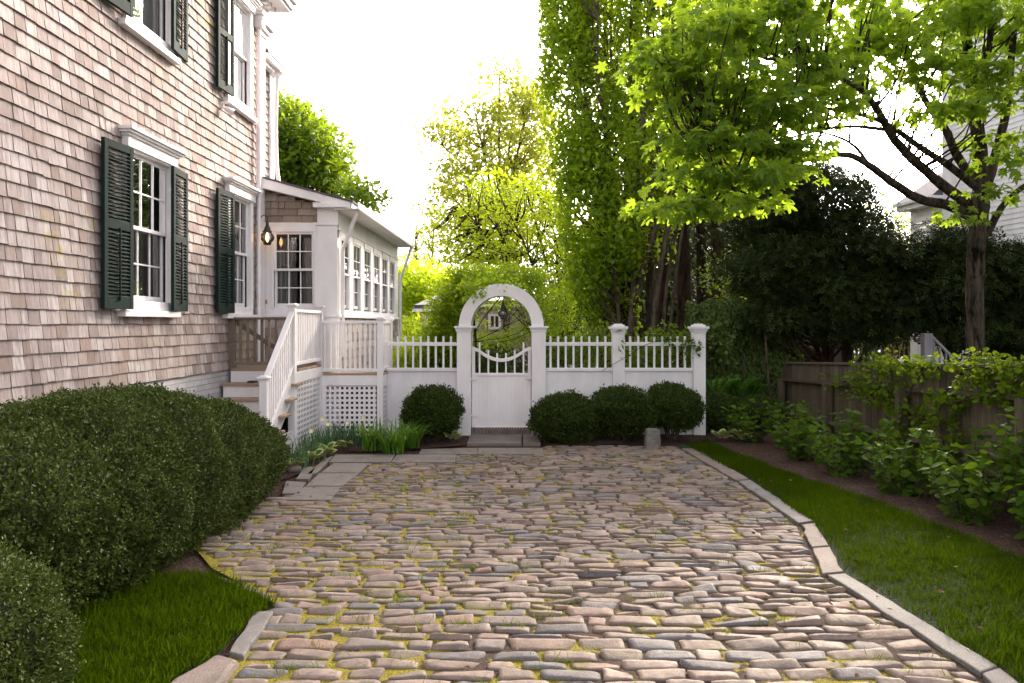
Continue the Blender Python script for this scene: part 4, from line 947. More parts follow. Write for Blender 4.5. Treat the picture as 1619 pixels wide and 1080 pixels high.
# hydrangeas along the wooden fence
HG = 'young leafy shrubs in the mulch bed along the wooden fence'
hy = [(3.25, 10.8, .55), (3.60, 10.2, .62), (3.45, 9.4, .56), (3.85, 8.9, .66), (3.55, 8.4, .50), (3.95, 8.0, .60), (3.70, 7.4, .50), (4.1, 7.0, .68), (3.80, 6.45, .60), (4.25, 6.2, .95), (3.88, 5.7, .56), (4.2, 5.4, .8), (3.95, 4.9, .62)]
ordn = ['farthest', 'second', 'third', 'fourth', 'fifth', 'sixth', 'seventh', 'eighth', 'ninth', 'tenth', 'eleventh', 'twelfth', 'nearest']
for i_, (x, y_, h) in enumerate(hy):
    t = thing('leafy_shrub', f'bright leafy shrub, {ordn[i_]} along the wooden fence counted from its far end', 'shrub', (x, y_, .02), HG)
    ps = []; Pt = []; D = []
    for k in range(24):
        a_ = random.random() * 6.28; L = .95 * h * random.uniform(.55, 1.12); o_ = Vector((math.cos(a_), math.sin(a_), 0)) * random.uniform(.06, .42)
        b_ = Vector((x, y_, 0)) + o_ * .3; e_ = Vector((x, y_, L)) + o_; pts = smooth_path([b_, b_.lerp(e_, .5) + o_ * .1, e_], 4); ps.append((pts, lerp_r(.005, .0025, len(pts))))
        nn = max(3, int(L / .075))
        for s in range(1, nn + 1):
            q = s / nn; q_ = pts[min(len(pts) - 1, int(q * (len(pts) - 1)))]; an = a_ + s * 1.57
            for sg in (0, 3.14): Pt.append(tuple(q_)); D.append((math.cos(an + sg), math.sin(an + sg), .6 - 1.2 * random.random()))
    n = len(Pt); N = np.tile([[0, 0, 1.0]], (n, 1)) + .6 * RG.normal(size=(n, 3))
    leaves(np.array(Pt), np.array(D), N, .088 * (1 + .25 * RG.normal(size=n)).clip(.4, 1.4), 'ovate', 'foliage', L_HYD, t); tubes(ps, 'stem', BARKL, t, 4)

# ================================================================== OLD WOODEN FENCE
FX = 4.58
wf = thing('board_fence', 'weathered grey wooden board fence with rail and posts on the right', 'fence', (FX, 9, 0))
ftop = lambda y_: 1.02 + (13.3 - y_) * .046
y_ = 3.0; k = 0
while y_ < 13.25:
    wd_ = random.uniform(.125, .15); zt_ = ftop(y_)
    one(lambda u, z, w_: (FX + w_, u, z), (y_, y_ + wd_, .0, zt_ - .02 + random.gauss(0, .004), .0 + random.uniform(0, .006), .022), 'board', FENCEW, wf, .002); y_ += wd_ + random.uniform(.006, .014)
TX = lambda u, z, w_: (FX + w_, u, z)
m = MB(TX)
for ya in np.arange(3.0, 13.3, 2.2):
    yb = min(ya + 2.19, 13.3)
    m.hexa([(ya, ftop(ya) - .02, -.03), (yb, ftop(yb) - .02, -.03), (yb, ftop(yb) + .015, -.03), (ya, ftop(ya) + .015, -.03), (ya, ftop(ya) - .02, .06), (yb, ftop(yb) - .02, .06), (yb, ftop(yb) + .015, .06), (ya, ftop(ya) + .015, .06)])
m.build('cap', FENCEW, wf, .004)
for d_, nm in ((.27, 'rail'), (.85, 'rail')):
    m = MB(TX); m.hexa([(3, ftop(3) - d_ - .045, -.09), (13.35, ftop(13.35) - d_ - .045, -.09), (13.35, ftop(13.35) - d_, -.09), (3, ftop(3) - d_, -.09), (3, ftop(3) - d_ - .045, -.002), (13.35, ftop(13.35) - d_ - .045, -.002), (13.35, ftop(13.35) - d_, -.002), (3, ftop(3) - d_, -.002)]); m.build(nm, FENCEW, wf, .003)
for yy in (13.2, 11.2, 9.0, 6.8, 4.7): one(TX, (yy - .05, yy + .05, 0, ftop(yy) - .29, -.15, -.04), 'post', FENCEW, wf, .004)
# end board facing the camera
FLX = -.05
def vine(name, label, spots, n_each, rad, size, leaf, stems, kind='round', cat='vine', frames=None):
    t = thing(name, label, cat, tuple(spots[0][0])); 
    C = np.concatenate([np.array(tuple(c)) + RG.normal(size=(n, 3)) * np.array(r) for c, r, n in spots])
    cl_leaves(C, n_each, rad, size, kind, 'foliage', leaf, t, .8, .3, tone=.4)
    tubes(stems, 'stem', BARKL, t, 5); return t
def fv(px, py): X_ = FX - .12; Yd = X_ * F / (px - 827); return P(px, py, Yd)
stv = lambda L: [(smooth_path([fv(*p) + Vector((-.02, 0, 0)) for p in path], 5), [.010] * ((len(path) - 1) * 5 + 1)) for path in L]
vine('fence_vine', 'bright green climbing vine spilling over the middle of the wooden fence', [(fv(px, py), (.07, r_, .07), n) for px, py, r_, n in ((1330, 605, .22, 8), (1360, 600, .25, 14), (1395, 580, .25, 22), (1430, 577, .25, 20), (1375, 625, .25, 16), (1410, 610, .2, 14), (1405, 640, .15, 12), (1435, 650, .15, 14), (1420, 680, .15, 12), (1470, 578, .2, 12), (1425, 700, .1, 6))],
     9, .07, .046, L_VINE, stv([[(1425, 760), (1420, 690), (1400, 640), (1380, 600), (1330, 605)], [(1420, 690), (1440, 620), (1470, 580)], [(1400, 640), (1410, 600), (1400, 575)]]))
vine('fence_vine', 'bright green climbing vine spilling over the near end of the wooden fence', [(fv(px, py), (.07, r_, .06), n) for px, py, r_, n in ((1530, 580, .12, 14), (1560, 575, .12, 14), (1600, 582, .10, 14), (1490, 630, .15, 12), (1480, 660, .12, 14), (1500, 690, .12, 12), (1540, 610, .12, 12), (1575, 625, .10, 12), (1610, 605, .08, 10), (1515, 640, .12, 8), (1640, 590, .1, 12), (1475, 700, .1, 6))],
     9, .06, .046, L_VINE, stv([[(1500, 800), (1495, 700), (1490, 640), (1530, 585), (1600, 585)], [(1490, 640), (1560, 625), (1610, 605)]]))

# ================================================================== TREES
# near maple, right
mp = thing('maple_tree', 'large spreading maple with layered bright leaves behind the wooden fence', 'tree', (5.97, 10, 0))
q = lambda px, py, Y: P(px, py, Y)
limbs = [([q(1544, 700, 10), q(1543, 600, 10), q(1541, 480, 10), q(1544, 390, 10), q(1550, 325, 10)], .175, .18),
    ([q(1550, 350, 10), q(1500, 325, 9.9), q(1455, 315, 9.7), q(1410, 288, 9.4), q(1375, 262, 9.1), q(1340, 245, 8.8), q(1290, 250, 8.5), q(1230, 265, 8.2), q(1150, 290, 7.9)], .12, .015),
    ([q(1550, 335, 10), q(1500, 300, 9.9), q(1450, 258, 9.6), q(1410, 215, 9.3), q(1385, 170, 9.0), q(1350, 135, 8.7), q(1290, 110, 8.3), q(1200, 90, 7.9)], .12, .02),
    ([q(1548, 300, 10), q(1500, 262, 9.9), q(1450, 230, 9.8), q(1400, 195, 9.6), q(1330, 175, 9.2), q(1240, 170, 8.7), q(1130, 190, 8.2)], .085, .015),
    ([q(1552, 300, 10), q(1515, 250, 10), q(1495, 205, 10), q(1470, 170, 9.9), q(1440, 110, 9.8), q(1420, 30, 9.6), q(1400, -60, 9.4)], .10, .03),
    ([q(1550, 330, 10), q(1550, 250, 10.05), q(1540, 170, 10.1), q(1530, 80, 10.1), q(1520, 0, 10.1), q(1510, -120, 10.1)], .17, .06),
    ([q(1558, 300, 10), q(1575, 240, 10), q(1592, 170, 10), q(1600, 80, 9.9), q(1612, -40, 9.8)], .11, .05),
    ([q(1545, 240, 10), q(1548, 160, 9.8), q(1565, 60, 9.6), q(1560, -60, 9.5)], .08, .04),
    ([q(1560, 370, 10), q(1590, 320, 9.8), q(1640, 280, 9.5), q(1720, 230, 9)], .08, .03),
    ([q(1375, 262, 9.1), q(1352, 232, 8.9), q(1320, 215, 8.6), q(1270, 205, 8.3)], .035, .012),
    ([q(1400, 205, 9.25), q(1350, 200, 9.0), q(1300, 205, 8.6), q(1220, 225, 8.2), q(1120, 240, 7.8)], .04, .01)]
ax_ = []; paths = []
for pts, ra, rb in limbs:
    sp_ = smooth_path(pts, 6); ax_ += sp_[6:]; k_ = 1.0 if ra > .18 else .62; paths.append((sp_, lerp_r(ra * k_, rb * k_, len(sp_))))
mb_ = [pblob(1065, 102, 7.8, 64, 16, .5, 22), pblob(1115, 66, 7.9, 90, 20, .6, 28), pblob(1180, 30, 8.2, 90, 26, .7, 30), pblob(1130, 135, 7.9, 105, 18, .6, 34), pblob(1165, 180, 8.0, 115, 18, .6, 36),
    pblob(1230, 90, 8.3, 100, 44, .8, 30), pblob(1260, 150, 8.3, 80, 34, .7, 20), pblob(1150, 232, 7.9, 100, 16, .6, 32), pblob(1080, 328, 7.5, 68, 9, .35, 18), pblob(1145, 282, 7.7, 85, 13, .5, 26), pblob(1225, 235, 8.0, 60, 18, .5, 15),
    pblob(1230, 0, 8.5, 150, 30, 1.0, 40), pblob(1320, 40, 9.0, 100, 44, 1.0, 38), pblob(1325, 115, 8.9, 60, 24, .8, 20), pblob(1390, 80, 9.3, 50, 22, .7, 15), pblob(1460, 20, 9.6, 110, 40, 1.0, 58), pblob(1560, 35, 9.8, 100, 44, 1.0, 62),
    pblob(1470, 105, 9.2, 60, 16, .5, 20), pblob(1500, 168, 8.8, 55, 9, .4, 12), pblob(1570, 122, 9.0, 66, 16, .5, 20), pblob(1600, 158, 8.8, 40, 9, .4, 7), pblob(1418, 182, 9.2, 22, 5, .2, 2),
    pblob(1538, 215, 9.4, 20, 8, .2, 2), pblob(1585, 245, 9.2, 30, 8, .3, 4), pblob(1612, 215, 9.0, 16, 8, .2, 2), pblob(1545, 338, 9.3, 24, 6, .3, 3), pblob(1580, 300, 9.2, 26, 8, .3, 4), pblob(1608, 268, 9.1, 14, 6, .3, 2),
    pblob(1310, 185, 8.6, 40, 10, .4, 6), pblob(1240, 275, 8.0, 36, 6, .3, 5), pblob(1400, -60, 9, 300, 60, 1.5, 40), pblob(1185, 318, 7.6, 40, 5, .3, 5)]
MC = crown_centres(mb_)
tubes(paths + twigs_to(MC, ax_, .35, .018), 'trunk', BARK, mp, 9, .05)
cl_leaves(MC, 12, .26, .135, 'maple', 'crown', L_MAPLE, mp, .24, .38, .45, .26, tone=.25)

# tall columnar tree
X0 = 16.0
ct = [pblob(900, 120, X0 - .3, 44, 200, .6, 170), pblob(930, 350, X0 - .3, 46, 150, .6, 130), pblob(905, 20, X0, 48, 110, .8, 110), pblob(945, 200, X0, 50, 130, .8, 80), pblob(945, 440, X0, 40, 90, .7, 60), pblob(975, -30, X0, 90, 70, 1.2, 80), pblob(985, 260, X0 - .4, 50, 80, .6, 60),
      pblob(975, 370, X0 - .5, 45, 60, .5, 50), pblob(1045, 40, X0, 55, 110, .9, 90), pblob(970, 100, X0 + .3, 60, 110, .9, 70), pblob(1030, 370, X0 - .3, 40, 50, .6, 16), pblob(1060, 220, X0, 55, 120, .8, 90), pblob(985, 480, X0 - .2, 30, 40, .4, 8), pblob(1120, 30, X0 + .4, 60, 110, .9, 70), pblob(1110, 200, X0 + .4, 60, 120, .9, 50), pblob(1180, -10, X0 + .5, 60, 60, .9, 40)]
tr = []
for k in range(24):
    bx = random.uniform(955, 1060); tx_ = random.uniform(870, 1150); by_ = X0 + random.uniform(-.5, .5)
    tr.append(([P(bx, 640, by_), P(bx + random.uniform(-12, 12), 480, by_), P(bx * .6 + tx_ * .4, 300, by_ + random.uniform(-.3, .3)), P(tx_, 80, by_ + random.uniform(-.5, .5)), P(tx_ + random.uniform(-15, 15), -140, by_)], random.uniform(.04, .10), .015))
tree('columnar_tree', 'tall narrow columnar tree with upright limbs and bright small leaves', (2.3, 16, 0), tr, ct, L_OAK, .11, 36, .17, 'dia', BARKL, frac=.45, r0=.028, flat=1.7, droop=-.1, tone=.5)
# young sparse tree behind, left of it
Y_ = 27.0
sb = [pblob(800, 140, Y_, 50, 30, 1.5, 30), pblob(745, 200, Y_, 60, 40, 1.5, 40), pblob(820, 220, Y_, 60, 60, 2, 70), pblob(760, 290, Y_, 75, 45, 2, 70), pblob(840, 310, Y_, 50, 70, 2, 80), pblob(700, 215, Y_, 38, 18, 1, 14), pblob(715, 330, Y_, 45, 30, 1.5, 30), pblob(780, 380, Y_, 70, 50, 2, 70), pblob(850, 180, Y_, 30, 60, 1.2, 36)]
tr = [([P(800, 560, Y_), P(800, 420, Y_), P(790 + d * .3, 300, Y_ + o_), P(790 + d, t_, Y_ + o_)], .13, .02) for d, t_, o_ in ((-70, 190, 1), (-45, 150, -.6), (0, 100, 0), (30, 110, .8), (55, 130, -.8), (-90, 230, .3), (-20, 190, 1.2))]
tree('young_tree', 'tall sparse tree with fine grey branches and small yellow green leaves', (-.6, Y_, 0), tr, sb, L_SPARSE, .165, 36, .38, 'dia', BARKL, frac=.7, r0=.022, flat=.8, tone=.6)
# bright layered tree behind the arch
Y_ = 20.0
yb = [pblob(800, 330, Y_ + 1, 90, 50, 1.5, 50), pblob(740, 390, Y_ + 1, 60, 30, 1.5, 30), pblob(820, 410, Y_ + .5, 90, 40, 1.5, 50), pblob(770, 350, Y_, 80, 24, 1.5, 34), pblob(850, 310, Y_, 40, 30, 1.5, 32), pblob(870, 370, Y_, 50, 50, 1.5, 60), pblob(760, 400, Y_, 70, 24, 1.5, 46), pblob(860, 440, Y_, 60, 40, 1.5, 50), pblob(900, 490, Y_, 50, 50, 1.5, 50), pblob(700, 360, Y_ + 1, 30, 22, 1, 16), pblob(790, 300, Y_ + 1, 60, 24, 1.5, 26)]
tr = [([P(880 + d * .2, 640, Y_), P(880 + d * .5, 500, Y_), P(870 + d, 400, Y_ + o_), P(850 + d * 1.7, 310, Y_ + o_)], .06, .012) for d, o_ in ((-60, .5), (-35, -.5), (-10, 0), (10, .6), (25, -.6), (-80, .2), (35, .3))]
tree('spring_tree', 'airy yellow green tree with arching twigs behind the garden arch', (.8, Y_, 0), tr, yb, L_YEL, .10, 26, .36, 'dia', BARK, frac=.7, r0=.03, flat=.5, tone=.5)
# golden mass and thin trees beyond
Y_ = 34.0
tree('golden_tree', 'golden green rounded tree far behind the sunroom end', (-4.3, Y_, 0), [([P(675, 560, Y_), P(675, 470, Y_)], .2, .1)], [pblob(675, 455, Y_, 46, 40, 2.5, 130), pblob(650, 480, Y_, 36, 50, 2, 90), pblob(700, 470, Y_, 30, 40, 2, 60), pblob(640, 440, Y_, 26, 24, 2, 40), pblob(660, 530, Y_ - 3, 50, 24, 2, 60)], L_YEL, .20, 26, .6, 'dia', BARKL, frac=.2, tone=.5)
for px, lb in ((655, 'thin faint tree above the golden tree on the left'), (682, 'thin faint tree above the golden tree on the right')):
    Y_ = 42.0; tree('distant_tree', lb, tuple(P(px, 580, Y_)), [([P(px, 560, Y_), P(px, 440, Y_), P(px + 4, 350, Y_)], .12, .03)], [pblob(px, 385, Y_, 20, 34, 1, 46)], L_SPARSE, .14, 10, .5, 'dia', BARKL, 'thin distant trees', .7, .05, tone=.5)
# green tree behind the sunroom
Y_ = 24.0
tree('broad_tree', 'full mid green tree rising behind the sunroom roof', (-7, Y_, 0), [([P(440, 560, Y_), P(440, 400, Y_), P(450, 250, Y_)], .3, .08), ([P(440, 420, Y_), P(500, 320, Y_), P(560, 300, Y_)], .12, .03)],
     [pblob(430, 230, Y_, 60, 60, 2, 130), pblob(470, 220, Y_, 45, 50, 2, 110), pblob(500, 240, Y_, 45, 35, 2, 80), pblob(510, 280, Y_, 36, 24, 2, 50), pblob(455, 280, Y_, 60, 50, 2, 110), pblob(565, 308, Y_ - 1, 26, 14, 1, 24), pblob(440, 170, Y_, 14, 24, 1, 14)], L_GREEN, .20, 26, .42, 'dia', BARKL, frac=.25, tone=.6)
# climbing shrub over the arch
av = thing('arbour_climber', 'dense fine leaved climber mounded over the left side of the garden arch', 'climbing plant', (-1.3, 12.4, 0))
AB = [pblob(725, 455, 12.4, 24, 24, .5, 36), pblob(752, 440, 12.2, 30, 14, .35, 36), pblob(800, 437, 12.1, 50, 9, .3, 36), pblob(708, 490, 12.6, 22, 30, .5, 46), pblob(690, 532, 12.8, 26, 24, .5, 40), pblob(748, 460, 11.42, 10, 7, .06, 6), pblob(790, 448, 11.5, 30, 3, .08, 8), pblob(850, 460, 12.2, 20, 22, .3, 16), pblob(715, 530, 12.5, 22, 45, .4, 40), pblob(730, 480, 12.3, 16, 30, .3, 26), pblob(872, 500, 12.8, 22, 40, .4, 22), pblob(660, 560, 13, 40, 24, .5, 30)]
AC = crown_centres(AB)
cl_leaves(AC, 60, .17, .055, 'dia', 'foliage', L_OAK, av, .7, .1, tone=.5)
tubes([(smooth_path([P(748, 640, 12.2), P(752, 540, 12.2), P(748, 470, 12.2), P(790, 450, 12.1)], 5), [.02] * 16), (smooth_path([P(735, 560, 12.2), P(760, 510, 12.2), P(795, 465, 12.1)], 5), [.008] * 11)] + twigs_to(AC, [P(748, y, 12.4) for y in (470, 500, 540, 600)], .05, .006), 'stem', BARKD, av, 5)
# open shrub seen through the arch
tree('open_shrub', 'loose twiggy shrub with bright leaves seen through the arch', (.3, 14.5, 0), [([P(870 + d, 640, 14.5), P(855 + d * .6, 540, 14.5), P(820 + d * 1.8, 480, 14.5), P(790 + d * 2.2, 450, 14.5)], .022, .004) for d in (-16, -6, 4, 14, 24)],
     [pblob(830, 500, 14.5, 26, 50, .4, 46), pblob(790, 475, 14.5, 40, 14, .4, 30), pblob(785, 540, 14, 34, 14, .4, 40), pblob(780, 570, 14, 40, 10, .4, 20), pblob(855, 480, 14.8, 40, 60, .5, 50), pblob(758, 510, 14.5, 10, 30, .3, 10)], L_OAK, .055, 20, .16, 'dia', BARKL, frac=.25, r0=.008)
# hedge band just behind the fence
def band(name, label, spots, leaf, size, per, rad, cat='shrub', kind='dia', group=None, frac=.25):
    t = thing(name, label, cat, tuple(P(spots[0][0], 688, spots[0][2])), group); C = crown_centres([pblob(*s) for s in spots])
    cl_leaves(C, per, rad, size, kind, 'foliage', leaf, t, .8, .1, tone=.5)
    b_ = P(spots[0][0], 690, spots[0][2]); tubes(twigs_to(C, [b_, b_ + Vector((.05, 0, .4))], frac, .02) + [([b_, b_ + Vector((.05, 0, .5))], [.03, .02])] if frac else [(smooth_path([(2.60, 11.40, 1.40), (2.3, 11.44, 1.47), (1.9, 11.46, 1.40), (1.54, 11.42, 1.2), (1.40, 11.39, 1.12), (1.2, 11.44, 1.0)], 5), [.0035] * 26)], 'stem', BARKD, t, 5)
BD = 'shrubs close behind the white fence'
band('background_shrub', 'dark leafy shrub behind the pickets left of the arch', [(690, 585, 12.9, 50, 26, .4, 60), (715, 560, 12.9, 25, 30, .4, 30)], L_GREEN, .07, 26, .18, group=BD)
band('background_shrub', 'low clipped dark green hedge seen through the gate pickets', [(785, 590, 13.5, 55, 34, .4, 90)], L_IVY, .06, 40, .16, group=BD)
band('background_shrub', 'green shrub behind the pickets right of the arch', [(890, 575, 13.4, 40, 30, .4, 50), (920, 545, 13.8, 50, 34, .4, 50)], L_GREEN, .07, 22, .2, group=BD)
band('background_shrub', 'shaded shrub behind the last fence section', [(1000, 575, 13.2, 40, 34, .4, 46), (1060, 560, 13.2, 50, 40, .4, 66)], L_GREEN, .07, 20, .2, group=BD)
band('post_vine', 'thin leafy vine tangled on the last white fence post', [(1075, 537, 11.42, 22, 10, .06, 12), (1092, 548, 11.40, 14, 16, .05, 10), (1050, 530, 11.45, 20, 8, .06, 7), (985, 545, 11.4, 6, 22, .05, 4)], L_HYD, .055, 8, .06, 'vine', frac=0)
band('yellow_shrub', 'bright yellow green shrub beyond the fence left of the climber', [(650, 540, 19, 34, 34, .6, 60), (640, 575, 17, 30, 20, .6, 30)], L_YEL, .09, 22, .25)
# dark grove of straight trunks
gvx = [(955, 18.5, .13), (1003, 18, .16), (1045, 19, .15), (1078, 17.8, .20), (1108, 18.6, .16), (1133, 17.6, .22), (1160, 18.4, .15), (1185, 19, .12)]
gl = ['leftmost', 'second', 'third', 'fourth', 'fifth', 'sixth', 'seventh', 'rightmost']
for i_, (px, Yg, r_) in enumerate(gvx):
    cr = [pblob(px, 330, Yg + .6, 40, 90, .9, 34), pblob(px, 170, Yg + .6, 44, 110, 1.0, 44), pblob(px, 20, Yg + .6, 40, 90, 1.0, 20)]
    if px > 1090: cr.append(pblob(px, 440, Yg + 1, 34, 50, .8, 20))
    tree('dark_conifer', f'dark trunked evergreen in the shaded grove, {gl[i_]} trunk of the row', tuple(P(px, 620, Yg)), [([P(px, 660, Yg), P(px + random.uniform(-4, 4), 430, Yg), P(px + random.uniform(-8, 8), 200, Yg), P(px + random.uniform(-12, 12), -60, Yg)], r_, r_ * .4)], cr, L_DARK, .12, 30, .36, 'spray', BARKD, 'dark conifers in the grove behind the fence', .35, .03, .6, .3)
# big yews behind the wooden fence
def yew(label, base, spots, n_scale=1.0, trunks=None):
    C = [pblob(*s) for s in spots]; return tree('yew_tree', label, base, trunks, C, L_DARK, .125, 60, .25, 'spray', BARKD, 'dark yews behind the wooden fence', .25, .04, .55, .25, .5)
yew('broad black green yew filling the space behind the fence corner', (5, 14.2, 0), [(1200, 290, 14.8, 50, 40, .8, 60), (1185, 400, 15.2, 40, 70, .8, 70), (1230, 320, 14.2, 50, 60, 1.0, 110), (1300, 330, 14.2, 70, 60, 1.0, 120), (1340, 390, 14, 80, 60, 1.2, 150), (1240, 430, 14, 70, 60, 1.0, 130), (1400, 420, 14, 50, 50, 1.0, 90), (1300, 470, 13.8, 90, 50, 1.0, 130), (1400, 490, 13.8, 55, 50, .8, 80), (1230, 500, 13.6, 50, 22, .7, 40), (1330, 530, 13.8, 40, 16, .6, 14), (1260, 280, 14.4, 50, 26, .8, 24)],
    trunks=[([P(1300, 640, 14.3), P(1310, 520, 14.3), P(1300, 400, 14.3)], .14, .05), ([P(1345, 640, 14.3), P(1340, 500, 14.3), P(1380, 400, 14.3)], .12, .04), ([P(1345, 540, 14.3), P(1390, 520, 14), P(1410, 480, 14)], .05, .02)])
yew('dark yew directly behind the maple trunk', (8.5, 13, 0), [(1500, 390, 13.4, 40, 34, .7, 60), (1480, 450, 13.2, 50, 50, .8, 90), (1560, 440, 13.0, 70, 50, .9, 120), (1610, 430, 12.8, 50, 45, .8, 70), (1520, 510, 13.2, 60, 40, .8, 80), (1600, 520, 13, 60, 50, .8, 90)],
    trunks=[([P(1500, 640, 13.4), P(1505, 480, 13.4), P(1500, 380, 13.4)], .12, .04), ([P(1590, 640, 13), P(1590, 480, 13)], .12, .04)])
# light bushes catching the sun between yew and neighbour house
band('backlit_shrub', 'sunlit yellow leaved shrub in the gap beside the neighbouring bay', [(1410, 350, 22, 30, 26, .8, 34), (1440, 370, 22, 24, 30, .8, 30), (1385, 330, 22, 30, 20, .8, 18)], L_YEL, .10, 12, .3)
tree('bare_twig_shrub', 'nearly bare twiggy shrub above the broad yew', tuple(P(1330, 640, 16)), [([P(1330, 500, 16), P(1330 + d * .4, 360, 16), P(1310 + d, 240 + abs(d) * .3, 16)], .03, .004) for d in (-90, -60, -30, -10, 10, 40, 60, 85)], [pblob(1290, 270, 16, 70, 30, .6, 30), pblob(1370, 310, 16, 40, 24, .6, 16)], L_SPARSE, .06, 4, .25, 'dia', BARKL, frac=1.0, r0=.016, tone=.4)
# ivy wall
iv = thing('ivy_hedge', 'tall dark ivy covered hedge between the last fence post and the wooden fence', 'hedge', (4.1, 14.2, 0))
n = 26000; u_ = RG.random(n); x_ = 3.05 + u_ * 2.1; z_i = RG.random(n) * 2.2; yv = 14.1 + .15 * vnoise(np.stack([x_, z_i, z_i], -1), 2, 9) - .7 * u_ * 0
top = 2.25 + .25 * vnoise(np.stack([x_, x_ * 0, x_ * 0], -1), 4, 2) - .5 * np.abs(u_ - .45); k = z_i < top
Pt = np.stack([x_, yv + .1 * RG.normal(size=n), z_i], -1)[k]; m_ = len(Pt)
leaves(Pt, np.stack([RG.normal(size=m_) * .5, -.3 + 0 * Pt[:, 0], -1 + .4 * RG.normal(size=m_)], -1), np.tile([[0, -1, .3]], (m_, 1)) + .4 * RG.normal(size=(m_, 3)), .07, 'dia', 'foliage', L_IVY, iv)
m = MB(ID); m.box(3.1, 5.1, 0, 1.9, 14.25, 14.6); m.build('light_block_core', L_CORE, iv, 0)  # solid dark core blocking light behind the ivy leaves
tubes([(smooth_path([P(1222, 668, 13.3), P(1215, 600, 13.4), P(1208, 510, 13.5)], 4), [.022] * 9), (smooth_path([P(1178, 668, 13.6), P(1177, 560, 13.6)], 4), [.015] * 5)], 'stem', BARKL, iv, 6)
band('shade_shrub', 'broad leaved dark shrub just right of the last white post', [(1128, 545, 12.9, 18, 36, .3, 34), (1135, 600, 13, 20, 24, .3, 16)], L_IVY, .085, 16, .16, kind='ovate')
band('shade_shrub', 'leafy sprays spreading above the ivy hedge', [(1190, 480, 15, 50, 40, .6, 80), (1150, 430, 16, 40, 40, .6, 40)], L_GREEN, .08, 14, .22)
# far wood that closes the view behind the grove
fw_ = []
for (px, py, Yk, rx, ry, n) in ((990, 470, 30, 90, 130, 300), (1120, 430, 30, 90, 150, 340), (1250, 470, 30, 110, 80, 240), (1380, 500, 30, 110, 60, 200), (1560, 520, 30, 130, 60, 160), (880, 540, 36, 90, 40, 120), (740, 545, 46, 120, 30, 160), (560, 520, 40, 120, 50, 160), (1090, 250, 31, 90, 120, 240), (1700, 480, 30, 100, 90, 100), (350, 480, 36, 120, 80, 160)):
    fw_.append(pblob(px, py, Yk, rx, ry, 2, n))
C = crown_centres(fw_); o = cl_leaves(C, 30, .9, .30, 'dia', 'distant_wood', L_IVY, None, .9, .1, tone=.6); tag(o, kind='stuff')

# ================================================================== NEIGHBOURING HOUSES
nb = thing('clapboard_house', 'white clapboard house with a small bay window behind the maple', 'house', (9.7, 15, 0))
d_ = Vector((-.1, 1)).normalized(); nrm = Vector((-d_.y, d_.x))   # outward, towards the camera side
cor = Vector((9.50, 17.1))
TN = lambda u, z, w_: (cor.x + d_.x * u + nrm.x * w_, cor.y + d_.y * u + nrm.y * w_, z)
m = MB(TN); z = -.1
while z < 11: m.hexa([(-16, z, -.02), (0, z, -.02), (0, z + .12, -.02), (-16, z + .12, -.02), (-16, z, .014), (0, z, .014), (0, z + .12, .0), (-16, z + .12, .0)], .5); z += .105
m.build('clapboard_wall', WHITE2, nb)
m = MB(TN); m.box(-16, 0, -.1, 11, -8, -.03); m.build('wall_core', WHITE2, nb); m = MB(TN); m.box(-.22, .03, -.1, 11, -.3, .04); m.build('corner_board', WHITE2, nb, .004)
m = MB(TN); m.box(.0, 1.25, -.1, 4.42, -3, -.04); m.box(1.05, 1.28, -.1, 4.42, -3.02, .0); m.build('bay_wall', WHITE2, nb, .004)
window(lambda u, z, w_: TN(u, z, w_ - .035), .28, .52, 2.6, 4.1, nb, cols=2, casing=.05, sill=False, head=False, cover=None); window(lambda u, z, w_: TN(u, z, w_ - .035), .66, .98, 2.6, 4.1, nb, cols=2, casing=.05, sill=False, head=False, cover=None)
m = MB(TN); m.box(-.0, 1.5, 4.42, 4.54, -3, .22); m.box(.0, 1.55, 4.54, 4.60, -3, .30); m.build('bay_cornice', WHITE2, nb, .004)
m = MB(TN); m.hexa([(.0, 4.60, .30), (1.55, 4.60, .30), (.9, 5.35, -.6), (.0, 5.35, -.6), (.0, 4.60, -3), (1.55, 4.60, -3), (.9, 5.35, -2), (.0, 5.35, -2)]); m.build('bay_roof', ROOFM, nb)
DIM = m_paint('grey_paint', (.26, .25, .26), .6, .3)
sr = thing('side_steps', 'white stair railing behind the wooden fence left of the maple trunk', 'stair railing', tuple(P(1465, 640, 12.5)))
a0 = P(1466, 560, 12.5); m = MB(ID); m.box(a0.x - .07, a0.x + .07, 0, P(0, 527, 12.5).z, 12.45, 12.58); m.build('newel_post', DIM, sr, .004)
p0, p1 = P(1474, 530, 12.5), P(1522, 578, 12.5)
m = MB(ID); m.hexa([(p0.x, p0.z - .06, 12.48), (p1.x + .3, p1.z - .36, 12.48), (p1.x + .3, p1.z - .30, 12.48), (p0.x, p0.z, 12.48), (p0.x, p0.z - .06, 12.54), (p1.x + .3, p1.z - .36, 12.54), (p1.x + .3, p1.z - .30, 12.54), (p0.x, p0.z, 12.54)]); m.build('rail', DIM, sr, .004)
for k in range(8):
    xx = p0.x + .03 + k * .10; zz = p0.z - (xx - p0.x); one(ID, (xx - .014, xx + .014, .1, zz - .05, 12.495, 12.525), 'baluster', DIM, sr, .002)
pp = thing('white_porch', 'white boarded porch wall glimpsed under the broad yew', 'porch', tuple(P(1345, 640, 15.5)))
m = MB(ID); x0_, x1_ = P(1285, 0, 15.5).x, P(1335, 0, 15.5).x
k = x0_
while k < x1_: m.box(k, k + .13, 0, P(0, 520, 15.5).z, 15.5, 15.53); k += .135
m.build('board_wall', DIM, pp, .003)
m = MB(ID); x2_ = P(1395, 0, 15.5).x; k = x1_ + .1
while k < x2_: m.box(k, k + .05, .1, P(0, 535, 15.5).z, 15.5, 15.53); k += .13
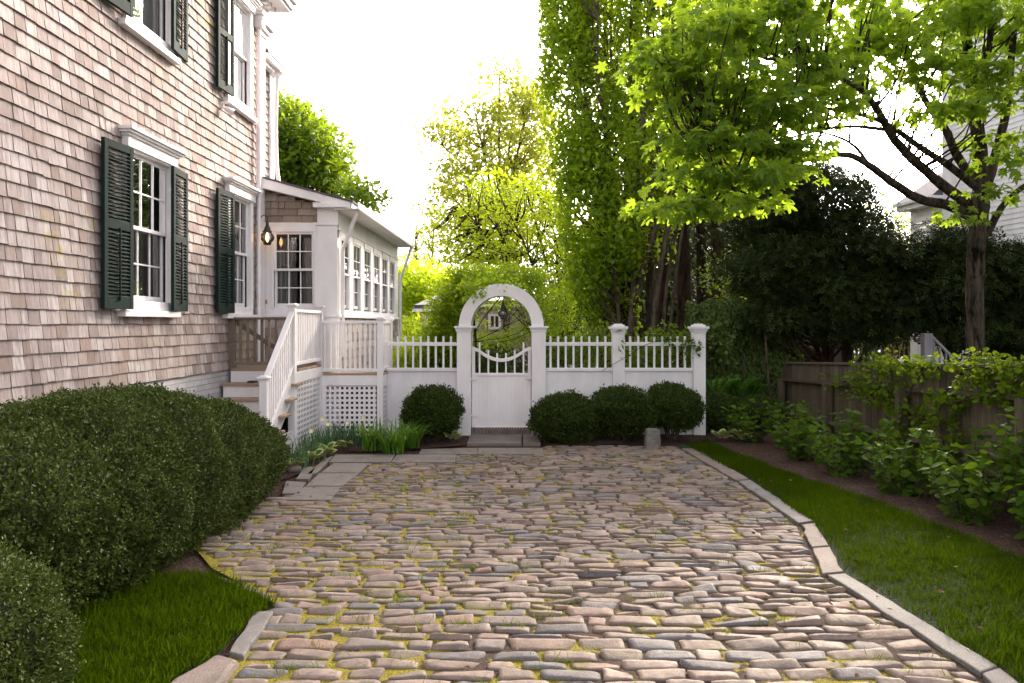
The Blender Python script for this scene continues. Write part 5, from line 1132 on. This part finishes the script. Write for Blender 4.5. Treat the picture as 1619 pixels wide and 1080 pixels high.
m.build('slat_rail', DIM, pp, .003)
# grey cottages beyond
def cottage(label, px0, px1, y_ridge, y_eave, Yc, wins, gable=False):
    a_, b_ = P(px0, y_ridge, Yc), P(px1, y_eave, Yc); t = thing('cottage', label, 'house', ((a_.x + b_.x) / 2, Yc, 0), 'grey cottages beyond the fence')
    m = MB(ID); m.box(a_.x, b_.x, -.5, b_.z, Yc, Yc + 6); m.build('wall', COTT, t)
    m = MB(ID); o_ = .15; m.hexa([(a_.x - o_, b_.z - .02, Yc - .35), (b_.x + o_, b_.z - .02, Yc - .35), (b_.x + o_, b_.z + .1, Yc - .35), (a_.x - o_, b_.z + .1, Yc - .35), (a_.x + .3, a_.z - .1, Yc + 3), (b_.x - .3, a_.z - .1, Yc + 3), (b_.x - .3, a_.z, Yc + 3), (a_.x + .3, a_.z, Yc + 3)]); m.build('roof', ROOFM, t)
    m = MB(ID); m.box(a_.x - .2, b_.x + .2, b_.z - .14, b_.z - .03, Yc - .36, Yc - .30); m.build('fascia', WHITE2, t)
    for (u0, u1, v0, v1) in wins:
        A_, B_ = P(u0, v0, Yc - .05), P(u1, v1, Yc - .05); m = MB(ID); f_ = .10
        m.box(A_.x, B_.x, A_.z - f_, A_.z, Yc - .07, Yc); m.box(A_.x, B_.x, B_.z, B_.z + f_, Yc - .07, Yc); m.box(A_.x, A_.x + f_, B_.z + f_, A_.z - f_, Yc - .07, Yc); m.box(B_.x - f_, B_.x, B_.z + f_, A_.z - f_, Yc - .07, Yc); m.box((A_.x + B_.x) / 2 - .03, (A_.x + B_.x) / 2 + .03, B_.z + f_, A_.z - f_, Yc - .06, Yc)
        w_ = m.build('window', WHITE2, t); m = MB(ID); m.box(A_.x + f_, B_.x - f_, B_.z + f_, A_.z - f_, Yc - .03, Yc - .01); m.build('pane', BLACK, w_)
cottage('small grey roofed cottage beyond the fence between sunroom and arch', 664, 735, 460, 487, 26, [(672, 690, 500, 540)])
cottage('grey shingled cottage with white trimmed windows seen through the arch', 744, 840, 470, 480, 30, [(772, 792, 496, 521), (748, 790, 538, 570), (748, 757, 505, 520)])
